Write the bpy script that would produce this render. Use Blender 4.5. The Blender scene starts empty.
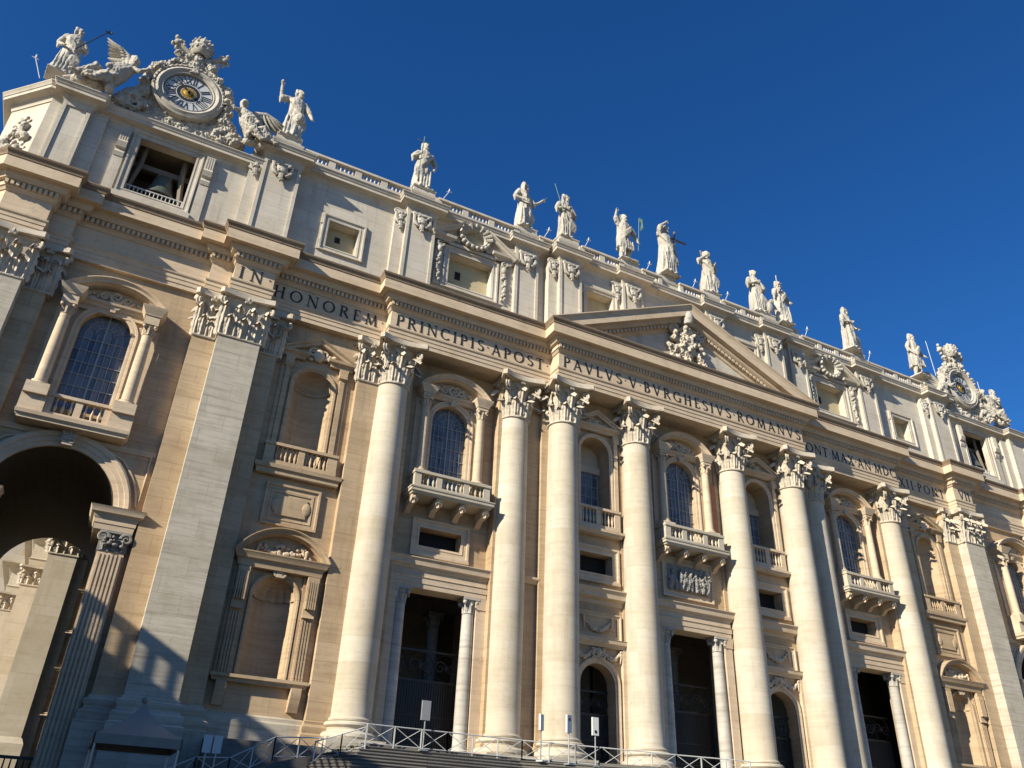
import bpy, bmesh, math, random
from mathutils import Vector, Matrix, noise as mnoise
R_ = math.radians
PI = math.pi
random.seed(7)
scene = bpy.context.scene
col = scene.collection

# ------------------------------------------------------------------ camera, sky, sun, exposure
CAM = (-40.883, -49.479, -5.151); YAW = 0.4585; PITCH = 0.5243; ROLL = 0.0445; FPX = 817.18
cd = bpy.data.cameras.new('camera'); cam = bpy.data.objects.new('camera', cd); col.objects.link(cam)
cy_, sy_ = math.cos(YAW), math.sin(YAW); cp_, sp_ = math.cos(PITCH), math.sin(PITCH)
fw = Vector((sy_*cp_, cy_*cp_, sp_)); rt = Vector((cy_, -sy_, 0)); up = rt.cross(fw)
r2 = rt*math.cos(ROLL) + up*math.sin(ROLL); u2 = -rt*math.sin(ROLL) + up*math.cos(ROLL)
M_ = Matrix((r2, u2, -fw)).transposed().to_4x4(); M_.translation = Vector(CAM)
cam.matrix_world = M_
cd.sensor_fit = 'HORIZONTAL'; cd.sensor_width = 36.0; cd.lens = FPX*36.0/1024.0
cd.clip_start = 0.1; cd.clip_end = 6000
scene.camera = cam

SUN = Vector((2.60, 1.0, -1.40)).normalized()          # direction the light travels
EL = math.asin(-SUN.z); AZ = math.atan2(-SUN.x, -SUN.y)
w = bpy.data.worlds.new('World'); scene.world = w; w.use_nodes = True
nt = w.node_tree; bg = nt.nodes['Background']
sky = nt.nodes.new('ShaderNodeTexSky'); sky.sky_type = 'NISHITA'; sky.sun_disc = False
sky.sun_elevation = EL; sky.sun_rotation = AZ; sky.altitude = 50; sky.air_density = 1.0; sky.dust_density = 0.1; sky.ozone_density = 3.0
hs = nt.nodes.new('ShaderNodeHueSaturation'); hs.inputs['Saturation'].default_value = 1.25
tint = nt.nodes.new('ShaderNodeMix'); tint.data_type = 'RGBA'; tint.blend_type = 'MULTIPLY'; tint.inputs[0].default_value = 1.0; tint.inputs[7].default_value = (0.62, 0.98, 1.36, 1)
nt.links.new(sky.outputs[0], hs.inputs['Color']); nt.links.new(hs.outputs[0], tint.inputs[6]); nt.links.new(tint.outputs[2], bg.inputs[0]); bg.inputs[1].default_value = 0.057
sd = bpy.data.lights.new('sun', 'SUN'); sd.energy = 5.0; sd.angle = R_(0.53); sd.color = (1.0, 0.925, 0.775)
so = bpy.data.objects.new('sun', sd); col.objects.link(so); so.location = (-100, -40, 80)
so.rotation_euler = SUN.to_track_quat('-Z', 'Y').to_euler()
scene.view_settings.view_transform = 'Standard'; scene.view_settings.look = 'None'
scene.view_settings.exposure = 0.75; scene.view_settings.gamma = 1.0
scene.view_settings.use_curve_mapping = False

# ------------------------------------------------------------------ materials
def new_mat(name):
    m = bpy.data.materials.new(name); m.use_nodes = True
    n = m.node_tree; b = n.nodes['Principled BSDF']; return m, n, b
def N(n, t, **k):
    x = n.nodes.new(t)
    for a, v in k.items(): setattr(x, a, v)
    return x
def mixc(n, fac, a, b, mode='MIX'):
    x = n.nodes.new('ShaderNodeMix'); x.data_type = 'RGBA'; x.blend_type = mode
    for s, v in ((0, fac), (6, a), (7, b)):
        if hasattr(v, 'is_output'): n.links.new(v, x.inputs[s])
        else: x.inputs[s].default_value = v if s == 0 else (*v, 1)
    return x.outputs[2]
def noise(n, vec, scale, detail=4, rough=.55, sc=None):
    if sc:
        mp = N(n, 'ShaderNodeMapping'); mp.inputs['Scale'].default_value = sc
        n.links.new(vec, mp.inputs[0]); vec = mp.outputs[0]
    x = N(n, 'ShaderNodeTexNoise'); x.inputs['Scale'].default_value = scale
    x.inputs['Detail'].default_value = detail; x.inputs['Roughness'].default_value = rough
    n.links.new(vec, x.inputs['Vector']); return x.outputs['Fac']
def ramp(n, f, a, b):
    x = N(n, 'ShaderNodeMapRange'); x.inputs[1].default_value = a; x.inputs[2].default_value = b
    n.links.new(f, x.inputs[0]); return x.outputs[0]
def scaled(n, f, k):
    x = N(n, 'ShaderNodeMath', operation='MULTIPLY'); n.links.new(f, x.inputs[0]); x.inputs[1].default_value = k; return x.outputs[0]

def stone(name, base, warm, dark, joints=0.0, jz=1.15, jx=2.6, stain=.5, vein=.5, grime=0.25, bump=.25, drum=0):
    """travertine: bedded veins, block tint, stains, pits"""
    m, n, b = new_mat(name)
    geo = N(n, 'ShaderNodeNewGeometry'); pos = geo.outputs['Position']
    big = ramp(n, noise(n, pos, .22, 5, .6), .35, .68)
    c = mixc(n, big, base, warm)
    veins = ramp(n, noise(n, pos, 1.0, 6, .65, (.22, .22, 4.2)), .47, .74)
    c = mixc(n, scaled(n, veins, vein), c, dark)
    fine = ramp(n, noise(n, pos, 1.0, 3, .6, (1.2, 1.2, 16)), .52, .78)
    c = mixc(n, scaled(n, fine, vein*.55), c, dark)
    st = ramp(n, noise(n, pos, 1.0, 5, .7, (.9, .9, .10)), .54, .8)
    c = mixc(n, scaled(n, st, stain*.55), c, tuple(v*.55 for v in dark))
    gr = ramp(n, noise(n, pos, 1.7, 7, .75), .55, .75)
    c = mixc(n, scaled(n, gr, grime), c, tuple(v*.35 for v in dark))
    if drum:
        mp = N(n, 'ShaderNodeVectorMath', operation='MULTIPLY'); n.links.new(pos, mp.inputs[0]); mp.inputs[1].default_value = (1/3.0, 1/2.9, 1/drum)
        fl = N(n, 'ShaderNodeVectorMath', operation='FLOOR'); n.links.new(mp.outputs[0], fl.inputs[0])
        wn = N(n, 'ShaderNodeTexWhiteNoise'); n.links.new(fl.outputs[0], wn.inputs[0])
        c = mixc(n, scaled(n, wn.outputs['Value'], .75), c, (.86, .82, .75), 'MULTIPLY')
        streak = ramp(n, noise(n, pos, 1.0, 6, .7, (1.6, 1.6, .16)), .52, .72)
        c = mixc(n, scaled(n, streak, .35), c, (.62, .57, .50), 'MULTIPLY')
    blot = ramp(n, noise(n, pos, .55, 6, .7), .50, .78)
    c = mixc(n, scaled(n, blot, .55), c, (.70, .66, .60), 'MULTIPLY')
    hsum = noise(n, pos, 9, 5, .7, (1, 1, 2.2))
    bp = N(n, 'ShaderNodeBump'); bp.inputs['Strength'].default_value = bump; bp.inputs['Distance'].default_value = .05
    if joints > 0:
        sx = N(n, 'ShaderNodeSeparateXYZ'); n.links.new(pos, sx.inputs[0])
        ad = N(n, 'ShaderNodeMath', operation='ADD'); n.links.new(sx.outputs[0], ad.inputs[0]); n.links.new(sx.outputs[1], ad.inputs[1])
        cb = N(n, 'ShaderNodeCombineXYZ'); n.links.new(ad.outputs[0], cb.inputs[0]); n.links.new(sx.outputs[2], cb.inputs[1])
        br = N(n, 'ShaderNodeTexBrick'); n.links.new(cb.outputs[0], br.inputs['Vector'])
        br.inputs['Scale'].default_value = 1; br.inputs['Brick Width'].default_value = jx; br.inputs['Row Height'].default_value = jz
        br.inputs['Mortar Size'].default_value = .022; br.inputs['Mortar Smooth'].default_value = .4
        br.inputs['Color1'].default_value = (1, 1, 1, 1); br.inputs['Color2'].default_value = (.78, .76, .73, 1)
        br.inputs['Mortar'].default_value = (.45, .40, .35, 1)
        c = mixc(n, joints, c, br.outputs['Color'], 'MULTIPLY')
    n.links.new(hsum, bp.inputs['Height'])
    n.links.new(bp.outputs[0], b.inputs['Normal'])
    n.links.new(c, b.inputs['Base Color']); b.inputs['Roughness'].default_value = .82
    b.inputs['Specular IOR Level'].default_value = .25
    return m

M = {}
M['wall'] = stone('warm_travertine', (.52, .395, .255), (.45, .325, .195), (.28, .19, .11), .5, grime=.35, stain=.9)
M['greywall'] = stone('grey_travertine', (.52, .475, .39), (.455, .405, .315), (.25, .21, .155), .45, vein=.7, grime=.25)
M['trim'] = stone('honey_travertine', (.59, .475, .34), (.53, .41, .28), (.31, .22, .14), 0, grime=.35, vein=.4)
M['column'] = stone('cream_travertine', (.555, .505, .415), (.50, .44, .345), (.40, .34, .25), .22, 1.55, 90.0, stain=.35, vein=.45, grime=.2, drum=1.55)
M['attic'] = stone('pale_travertine', (.57, .52, .435), (.51, .455, .37), (.33, .285, .22), .35, 1.3, 3.1, stain=1.0, vein=.35, grime=.2)
M['capital'] = stone('capital_stone', (.56, .495, .395), (.45, .385, .295), (.17, .14, .11), 0, grime=.7, vein=.25, bump=.5)
M['statue'] = stone('statue_stone', (.50, .465, .40), (.40, .365, .305), (.13, .115, .095), 0, grime=.85, stain=1.0, vein=.2, bump=.4)
M['marble'] = stone('grey_marble', (.31, .29, .26), (.24, .225, .20), (.09, .082, .07), 0, grime=.5, vein=.3, bump=.4)
M['vaultshade'] = stone('shade_toned_vault', (.055, .045, .034), (.045, .036, .027), (.025, .02, .016), .3, grime=.3)  # passage stone coloured near black: the vault's deep shade is in the colour
M['innercol'] = stone('shaded_grey_marble', (.24, .23, .21), (.18, .175, .16), (.10, .10, .09), 0, grime=.3, vein=.5)  # darker copy of the small column marble, portico shade put into its colour
M['smallcol'] = stone('grey_veined_marble', (.50, .47, .41), (.39, .36, .31), (.22, .20, .17), 0, grime=.3, vein=.7)
M['step'] = stone('step_stone', (.20, .185, .16), (.16, .148, .128), (.09, .08, .07), 0, grime=.4)
M['lip'] = stone('dark_brown_lip', (.30, .225, .15), (.24, .17, .11), (.10, .07, .045), 0, grime=.7, vein=.4)  # darker brown than the entablature below, for the top moulding
M['yellow'] = stone('ochre_plaster', (.46, .40, .25), (.42, .35, .21), (.30, .24, .14), 0, vein=.1, grime=.2)
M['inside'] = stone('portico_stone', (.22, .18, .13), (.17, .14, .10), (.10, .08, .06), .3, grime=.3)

def plain(name, c, rough=.5, metal=0.0, nz=.35, sc=4.0, spec=.5):
    m, n, b = new_mat(name)
    geo = N(n, 'ShaderNodeNewGeometry')
    f = ramp(n, noise(n, geo.outputs['Position'], sc, 5, .65), .4, .7)
    n.links.new(mixc(n, scaled(n, f, nz), c, tuple(v*.45 for v in c)), b.inputs['Base Color'])
    b.inputs['Roughness'].default_value = rough; b.inputs['Metallic'].default_value = metal
    b.inputs['Specular IOR Level'].default_value = spec
    return m
M['dullgrey'] = plain('dull_grey_panel', (.23, .24, .25), .6, nz=.2)
M['letter'] = plain('blackened_bronze', (.022, .02, .018), .6)
def glass_mat():
    m, n, b = new_mat('window_glass')
    geo = N(n, 'ShaderNodeNewGeometry'); mp = N(n, 'ShaderNodeVectorMath', operation='MULTIPLY'); n.links.new(geo.outputs['Position'], mp.inputs[0]); mp.inputs[1].default_value = (2.7, .1, 1.16)
    fl = N(n, 'ShaderNodeVectorMath', operation='FLOOR'); n.links.new(mp.outputs[0], fl.inputs[0])
    wn = N(n, 'ShaderNodeTexWhiteNoise'); n.links.new(fl.outputs[0], wn.inputs[0])
    c = mixc(n, wn.outputs['Value'], (.055, .07, .09), (.15, .165, .185))  # random tone per pane paints varied reflections into the glass colour
    cur = ramp(n, noise(n, geo.outputs['Position'], 1.0, 3, .5, (5, 1, .5)), .42, .6)
    c = mixc(n, scaled(n, cur, .5), c, (.20, .205, .21)); n.links.new(c, b.inputs['Base Color'])
    r = N(n, 'ShaderNodeMapRange'); n.links.new(wn.outputs['Value'], r.inputs[0]); r.inputs[3].default_value = .12; r.inputs[4].default_value = .4; n.links.new(r.outputs[0], b.inputs['Roughness'])
    return m
M['glass'] = glass_mat()
M['mullion'] = plain('pale_lead_bars', (.30, .31, .32), .5)
M['dark'] = plain('dark_void', (.012, .011, .010), .9)
M['shutter'] = plain('dark_shutter', (.030, .028, .025), .5)
M['iron'] = plain('dark_iron', (.030, .030, .030), .45, .3)
M['bronze'] = plain('green_bronze', (.10, .19, .155), .6)
M['bell'] = plain('bell_bronze', (.11, .125, .105), .45, .4)
M['woodd'] = plain('weathered_beam', (.16, .13, .10), .8)
M['gold'] = plain('gilt_bronze', (.62, .36, .06), .35, .6)
M['dial'] = plain('pale_dial', (.50, .51, .51), .5, nz=.25)
M['black'] = plain('black_enamel', (.02, .02, .022), .5)
M['white'] = plain('white_paint', (.60, .60, .57), .5, nz=.12)
M['rail'] = plain('grey_painted_steel', (.52, .52, .50), .45, .1, nz=.25)
M['canvas'] = plain('grey_canvas', (.30, .27, .22), .8, nz=.2, sc=1.2)
M['steel'] = plain('galvanised_steel', (.40, .41, .42), .4, .6)
M['brick'] = plain('red_marble', (.36, .135, .07), .6, nz=.5)

# ------------------------------------------------------------------ mesh builder
class MB:
    def __init__(s): s.v = []; s.f = []; s.flat = False
    def add(s, vs, fs):
        o = len(s.v); s.v += [tuple(p) for p in vs]; s.f += [tuple(i+o for i in q) for q in fs]; return s
    def box(s, x0, x1, y0, y1, z0, z1):
        return s.add([(x0,y0,z0),(x1,y0,z0),(x1,y1,z0),(x0,y1,z0),(x0,y0,z1),(x1,y0,z1),(x1,y1,z1),(x0,y1,z1)],
                     [(0,3,2,1),(4,5,6,7),(0,1,5,4),(1,2,6,5),(2,3,7,6),(3,0,4,7)])
    def quad(s, a, b, c, d): return s.add([a,b,c,d], [(0,1,2,3)])
    def prism_y(s, poly, y0, y1):          # poly in (x,z)
        n = len(poly)
        vs = [(x,y0,z) for x,z in poly] + [(x,y1,z) for x,z in poly]
        return s.add(vs, [tuple(range(n)), tuple(range(2*n-1,n-1,-1))] + [(i,i+n,(i+1)%n+n,(i+1)%n) for i in range(n)])
    def prism_z(s, poly, z0, z1):
        n = len(poly)
        vs = [(x,y,z0) for x,y in poly] + [(x,y,z1) for x,y in poly]
        return s.add(vs, [tuple(range(n-1,-1,-1)), tuple(range(n,2*n))] + [(i,(i+1)%n,(i+1)%n+n,i+n) for i in range(n)])
    def prism_x(s, poly, x0, x1):          # poly in (y,z)
        n = len(poly)
        vs = [(x0,y,z) for y,z in poly] + [(x1,y,z) for y,z in poly]
        return s.add(vs, [tuple(range(n)), tuple(range(2*n-1,n-1,-1))] + [(i,i+n,(i+1)%n+n,(i+1)%n) for i in range(n)])
    def lathe(s, prof, cx, cy, n=24, a0=0, a1=2*PI):
        full = abs(a1-a0-2*PI) < 1e-6; k = n if full else n+1; m = len(prof)
        vs = []
        for i in range(k):
            a = a0+(a1-a0)*i/n
            for r,z in prof: vs.append((cx+r*math.cos(a), cy+r*math.sin(a), z))
        fs = []
        for i in range(n):
            j = (i+1) % k
            for q in range(m-1): fs.append((i*m+q, j*m+q, j*m+q+1, i*m+q+1))
        if full:
            if prof[0][0] > 1e-5: fs.append(tuple(i*m for i in range(k-1,-1,-1)))
            if prof[-1][0] > 1e-5: fs.append(tuple(i*m+m-1 for i in range(k)))
        return s.add(vs, fs)
    def mold(s, path, prof, closed=False):  # horizontal moulding; path (x,y); outward is to the right of travel; prof (out,z)
        n = len(path); m = len(prof); offs = []
        for i in range(n):
            def nrm(a, b):
                dx, dy = b[0]-a[0], b[1]-a[1]; l = math.hypot(dx, dy); return (dy/l, -dx/l)
            if closed or 0 < i < n-1:
                n1 = nrm(path[i-1], path[i]); n2 = nrm(path[i], path[(i+1)%n])
                d = 1+n1[0]*n2[0]+n1[1]*n2[1]; offs.append(((n1[0]+n2[0])/d, (n1[1]+n2[1])/d))
            elif i == 0: offs.append(nrm(path[0], path[1]))
            else: offs.append(nrm(path[-2], path[-1]))
        vs = [(path[i][0]+offs[i][0]*o, path[i][1]+offs[i][1]*o, z) for i in range(n) for o,z in prof]
        fs = []
        for i in range(n if closed else n-1):
            j = (i+1)%n
            for q in range(m-1): fs.append((i*m+q, j*m+q, j*m+q+1, i*m+q+1))
        if not closed: fs += [tuple(range(m-1,-1,-1)), tuple((n-1)*m+q for q in range(m))]
        return s.add(vs, fs)
    def vmold(s, path, prof, closed=False):  # moulding swept in an x-z path; left of travel = +offset; prof (offset, y)
        n = len(path); m = len(prof); offs = []
        for i in range(n):
            def nrm(a, b):
                dx, dy = b[0]-a[0], b[1]-a[1]; l = math.hypot(dx, dy) or 1; return (-dy/l, dx/l)
            if closed or 0 < i < n-1:
                n1 = nrm(path[i-1], path[i]); n2 = nrm(path[i], path[(i+1)%n])
                d = max(.3, 1+n1[0]*n2[0]+n1[1]*n2[1]); offs.append(((n1[0]+n2[0])/d, (n1[1]+n2[1])/d))
            elif i == 0: offs.append(nrm(path[0], path[1]))
            else: offs.append(nrm(path[-2], path[-1]))
        vs = [(path[i][0]+offs[i][0]*o, y, path[i][1]+offs[i][1]*o) for i in range(n) for o,y in prof]
        fs = []
        for i in range(n if closed else n-1):
            j = (i+1)%n
            for q in range(m-1): fs.append((i*m+q, j*m+q, j*m+q+1, i*m+q+1))
        if not closed: fs += [tuple(range(m-1,-1,-1)), tuple((n-1)*m+q for q in range(m))]
        return s.add(vs, fs)
    def tube(s, pts, rad, n=8, cap=True, sq=None):
        pts = [Vector(p) for p in pts]; k = len(pts)
        if not hasattr(rad, '__len__'): rad = [rad]*k
        t0 = (pts[1]-pts[0]).normalized()
        ref = Vector((0,0,1)) if abs(t0.z) < .9 else Vector((0,1,0))
        u = t0.cross(ref).normalized(); vs = []
        for i in range(k):
            t = (pts[min(i+1,k-1)]-pts[max(i-1,0)]).normalized()
            u = (u - t*u.dot(t)).normalized(); v = t.cross(u)
            for j in range(n):
                a = 2*PI*j/n; vs.append(tuple(pts[i] + (u*math.cos(a)+v*math.sin(a)*(sq or 1))*rad[i]))
        fs = []
        for i in range(k-1):
            for j in range(n): fs.append((i*n+j, i*n+(j+1)%n, (i+1)*n+(j+1)%n, (i+1)*n+j))
        if cap: fs += [tuple(range(n-1,-1,-1)), tuple((k-1)*n+j for j in range(n))]
        return s.add(vs, fs)
    def ball(s, c, r, nu=10, nv=7, rot=None):
        if not hasattr(r, '__len__'): r = (r,r,r)
        vs = []; fs = []
        for i in range(nv+1):
            t = PI*i/nv
            for j in range(nu):
                a = 2*PI*j/nu
                p = Vector((r[0]*math.sin(t)*math.cos(a), r[1]*math.sin(t)*math.sin(a), r[2]*math.cos(t)))
                if rot: p = rot @ p
                vs.append((c[0]+p.x, c[1]+p.y, c[2]+p.z))
        for i in range(nv):
            for j in range(nu):
                a, b_, c_, d = i*nu+j, (i+1)*nu+j, (i+1)*nu+(j+1)%nu, i*nu+(j+1)%nu
                if i == 0: fs.append((a,b_,c_))
                elif i == nv-1: fs.append((a,b_,d))
                else: fs.append((a,b_,c_,d))
        return s.add(vs, fs)
    def merge(s, o, off=(0,0,0), rz=0, sc=1, mx=1):
        c, n = math.cos(rz), math.sin(rz); st = len(s.v)
        for x,y,z in o.v:
            x *= mx*sc; y *= sc; z *= sc
            s.v.append((x*c-y*n+off[0], x*n+y*c+off[1], z+off[2]))
        s.f += [tuple(i+st for i in (q if mx > 0 else q[::-1])) for q in o.f]; return s
    def mesh(s, name, mat, smooth=35, fix=True):
        if s.flat: smooth = 0
        me = bpy.data.meshes.new(name); me.from_pydata(s.v, [], s.f)
        bm = bmesh.new(); bm.from_mesh(me)
        bmesh.ops.remove_doubles(bm, verts=bm.verts, dist=1e-4)
        if fix: bmesh.ops.recalc_face_normals(bm, faces=bm.faces)
        bm.to_mesh(me); bm.free()
        if mat is not None: me.materials.append(mat)
        if smooth:
            me.shade_smooth(); me.set_sharp_from_angle(angle=R_(smooth))
        return me
    def rough(s, amp, freq, sz=1.0):
        for i,(x,y,z) in enumerate(s.v):
            n = mnoise.noise_vector(Vector((x*freq,y*freq,z*freq*sz)))*.65 + mnoise.noise_vector(Vector((x*freq*2.3+7,y*freq*2.3,z*freq*2.3*sz)))*.45
            s.v[i] = (x+n.x*amp, y+n.y*amp, z+n.z*amp)
        return s
    def build(s, name, mat, parent=None, smooth=35, label=None, loc=None):
        o = bpy.data.objects.new(name, s.mesh(name, mat, smooth)); col.objects.link(o)
        if parent: o.parent = parent
        if loc: o.location = loc
        if label: o['label'] = label
        return o

def from_mesh(name, me, parent=None, loc=(0,0,0), rz=0, label=None, scale=None):
    o = bpy.data.objects.new(name, me); col.objects.link(o); o.location = loc; o.rotation_euler = (0,0,rz)
    if scale: o.scale = scale
    if parent: o.parent = parent
    if label: o['label'] = label
    return o
def tag(o, label, cat, group=None):
    o['label'] = label; o['category'] = cat
    if group: o['group'] = group
    return o
def structure(o): o['kind'] = 'structure'; return o
def empty(name, loc=(0,0,0), rz=0):
    o = bpy.data.objects.new(name, None); col.objects.link(o); o.location = loc; o.rotation_euler = (0,0,rz); o.empty_display_size = .3
    return o
def holder(name, parent, loc=(0,0,0)):                      # a part that only gathers its own pieces is avoided; pieces hang from a mesh
    o = empty(name, loc); o.parent = parent; return o
def remeshed(b, name, mat, voxel, smooth_it=1, carve=0.0, freq=2.5, sz=1.0):
    me = b.mesh(name+'_raw', None, 0)
    o = bpy.data.objects.new(name, me); col.objects.link(o)
    r = o.modifiers.new('r', 'REMESH'); r.mode = 'VOXEL'; r.voxel_size = voxel; r.use_smooth_shade = True
    if smooth_it:
        k = o.modifiers.new('s', 'SMOOTH'); k.iterations = smooth_it; k.factor = .5
    dg = bpy.context.evaluated_depsgraph_get()
    nm = bpy.data.meshes.new_from_object(o.evaluated_get(dg)); nm.name = name
    bpy.data.objects.remove(o); bpy.data.meshes.remove(me)
    if carve:
        nrm = [v.normal.copy() for v in nm.vertices]; pts_ = [v.co.copy() for v in nm.vertices]; out_ = []
        for p, nv in zip(pts_, nrm):
            q = Vector((p.x*freq,p.y*freq,p.z*freq*sz))
            d = mnoise.noise(q)*.6 - abs(mnoise.noise(q*2.1+Vector((5,3,1))))*1.0 + mnoise.noise(q*4.3)*.25 + .2
            out_ += list(p + nv*(d*carve))
        nm.vertices.foreach_set('co', out_); nm.update()
    nm.materials.clear(); nm.materials.append(mat); nm.shade_smooth()
    return nm

def arch_pts(xc, half, zs, n=16, a0=PI, a1=0):
    return [(xc+half*math.cos(a0+(a1-a0)*i/n), zs+half*math.sin(a0+(a1-a0)*i/n)) for i in range(n+1)]
def wall(b, x0, x1, z0, z1, y, ops, depth=.8):
    """front face at y with openings (xc, half, zb, ztop/spring, arched, depth)"""
    b.flat = True
    xs = {x0, x1}
    for o in ops:
        xc, h, zb, zt, ar = o[:5]
        if ar: xs |= {xc+h*math.cos(PI*i/20) for i in range(21)}
        else: xs |= {xc-h, xc+h}
    xs = sorted(x for x in xs if x0-1e-6 <= x <= x1+1e-6)
    xs = [x for i,x in enumerate(xs) if i == 0 or x-xs[i-1] > 1e-5]
    def top(o, x):
        xc, h, zb, zt, ar = o[:5]
        return zt + (math.sqrt(max(0, h*h-(x-xc)**2)) if ar else 0)
    for a, c in zip(xs[:-1], xs[1:]):
        mid = (a+c)/2; cuts = sorted([o for o in ops if abs(mid-o[0]) < o[1]], key=lambda o: o[2])
        la = lc = z0
        for o in cuts:
            if o[2] > la+1e-6: b.quad((a,y,la),(c,y,lc),(c,y,o[2]),(a,y,o[2]))
            la, lc = top(o,a), top(o,c)
        b.quad((a,y,la),(c,y,lc),(c,y,z1),(a,y,z1))
    for o in ops:
        xc, h, zb, zt, ar = o[:5]; d = o[5] if len(o) > 5 else depth
        pth = [(xc-h, zb), (xc-h, zt)] + (arch_pts(xc,h,zt,20)[1:-1] if ar else []) + [(xc+h, zt), (xc+h, zb)]
        for p, q in zip(pth, pth[1:]+pth[:1]): b.quad((p[0],y,p[1]),(q[0],y,q[1]),(q[0],y+d,q[1]),(p[0],y+d,p[1]))
    return b

def niche_mesh(b, xc, half, zb, zs, y, ribs=0):
    n = 18; rows = [zb, zs]
    pts = [(xc-half*math.cos(PI*i/n), y+half*math.sin(PI*i/n)*.95) for i in range(n+1)]
    for p, q in zip(pts[:-1], pts[1:]): b.quad((*p,zb),(*q,zb),(*q,zs),(*p,zs))
    b.add([(x,yy,zb) for x,yy in pts], [tuple(range(n+1))])
    m = 8; vs = []
    for j in range(m+1):
        e = PI/2*j/m
        for i in range(n*2+1):
            a = PI*i/(n*2); r = half*(1-(0.09*abs(math.sin(a*ribs/2.0))*math.cos(e) if ribs else 0))
            vs.append((xc-r*math.cos(a)*math.cos(e), y+r*math.sin(a)*math.cos(e)*.95, zs+half*math.sin(e)))
    k = n*2+1
    b.add(vs, [(j*k+i,j*k+i+1,(j+1)*k+i+1,(j+1)*k+i) for j in range(m) for i in range(k-1)])
    return b

# profiles (out, z) helpers
def cornice_prof(z0, h, out, base=0.0):
    return [(base-.3,z0),(base,z0),(base+out*.10,z0+h*.06),(base+out*.14,z0+h*.20),(base+out*.28,z0+h*.28),(base+out*.30,z0+h*.40),
            (base+out*.72,z0+h*.46),(base+out*.72,z0+h*.66),(base+out*.78,z0+h*.70),(base+out*.84,z0+h*.82),(base+out*1.0,z0+h*.94),(base+out*1.0,z0+h),(base-.3,z0+h)]

def leaf(b, px, py, nx, ny, z0, h, wd, out, curl=.28):
    """acanthus leaf standing on a bell at (px,py), outward normal (nx,ny): lobed, ribbed, tip rolled over"""
    out = min(out, wd*.95)
    tx, ty = -ny, nx; nv, nu = 15, 8; vs = []
    for i in range(nv+1):
        v = i/nv
        if v < .72: z = z0+h*v*1.2; o = .05+out*(.16*v+.62*v**3)
        else:
            a = (v-.72)/.28*2.6; z = z0+h*(.864+.12*math.sin(min(a,PI/2)))-h*.20*max(0,a-1.1)/1.5; o = .05+out*(.35+.60*(1-math.cos(a*.75)))
        lob = math.cos(v*5*2*PI)
        wv = wd*(.74+.30*math.sin(PI*min(1,v*1.1)))*(1-.62*max(0,v-.70)/.30)
        for j in range(nu+1):
            u = j/nu*2-1; e = abs(u)
            ww = wv*u*.5*(1-(.26*(lob*.5+.5) if e > .7 else .10*(lob*.5+.5)*e))
            oo = o - .26*wd*u*u*(1-.5*v) + (.07*wd if j == nu//2 else 0) - (.05*wd if j in (nu//2-1,nu//2+1) else 0) + .07*wd*lob*e
            vs.append((px+nx*oo+tx*ww, py+ny*oo+ty*ww, z - .07*h*u*u))
    k = nu+1
    b.add(vs, [(i*k+j,i*k+j+1,(i+1)*k+j+1,(i+1)*k+j) for i in range(nv) for j in range(nu)])
def volute(b, px, py, nx, ny, z, r, start):
    pts = []; rad = []
    for i in range(22):
        t = i/21; a = -PI*.55+t*PI*3.2; rr = r*(1-.78*t)
        pts.append((px+nx*(rr*math.cos(a)*1.0), py+ny*(rr*math.cos(a)), z+rr*math.sin(a)+0)); rad.append(.10*r*3*(1-.5*t))
    b.tube([start]+[pts[0]]+pts[1:], [rad[0]*.7]+rad, 6)
def corinthian(perim, corners, mids, r0, H, abacus):
    """perim: list of (x,y,nx,ny) for leaf places; corners: diagonal (x,y,nx,ny); abacus: plan polygon"""
    b = MB(); p8, p8b = perim
    for (x,y,nx,ny,wd) in p8: leaf(b, x,y,nx,ny, .12, H*.42, wd, H*.20)
    for (x,y,nx,ny,wd) in p8b: leaf(b, x-nx*.04,y-ny*.04,nx,ny, .14, H*.70, wd*.95, H*.27)
    for (x,y,nx,ny) in corners:
        volute(b, x-nx*.16, y-ny*.16, nx, ny, H*.755, H*.085, (x-nx*H*.2, y-ny*H*.2, H*.45))
        volute(b, x-nx*.20-ny*.16, y-ny*.20+nx*.16, nx, ny, H*.755, H*.075, (x-nx*H*.2, y-ny*H*.2, H*.45))
        leaf(b, x-nx*H*.16, y-ny*H*.16, nx, ny, H*.34, H*.40, .5, H*.16)
    for (x,y,nx,ny) in mids:
        b.ball((x+nx*.06,y+ny*.06,H*.90), (H*.05,H*.05,H*.07), 9, 6)
        for k in range(6):
            a = k*PI/3; b.ball((x+nx*.10-ny*math.cos(a)*H*.06, y+ny*.10+nx*math.cos(a)*H*.06, H*.90+math.sin(a)*H*.065), (H*.045,H*.03,H*.045), 6, 5)
        for sgn in (-1,1):
            tx, ty = -ny*sgn, nx*sgn
            pts = [(x+tx*(.10+.35*t)-nx*.12, y+ty*(.10+.35*t)-ny*.12, H*(.52+.26*math.sin(t*2.2))) for t in [i/6 for i in range(7)]]
            b.tube(pts, [.10,.09,.09,.08,.08,.09,.10], 5)
    b.mold(abacus, [(-.6,H*.865),(-.14,H*.865),(-.12,H*.885),(0,H*.892),(0,H),(-.6,H)], True)
    n = len(abacus); b.add([(x,y,H*.866) for x,y in abacus], [tuple(range(n))]); b.add([(x,y,H*.999) for x,y in abacus], [tuple(range(n))])
    return b
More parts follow.
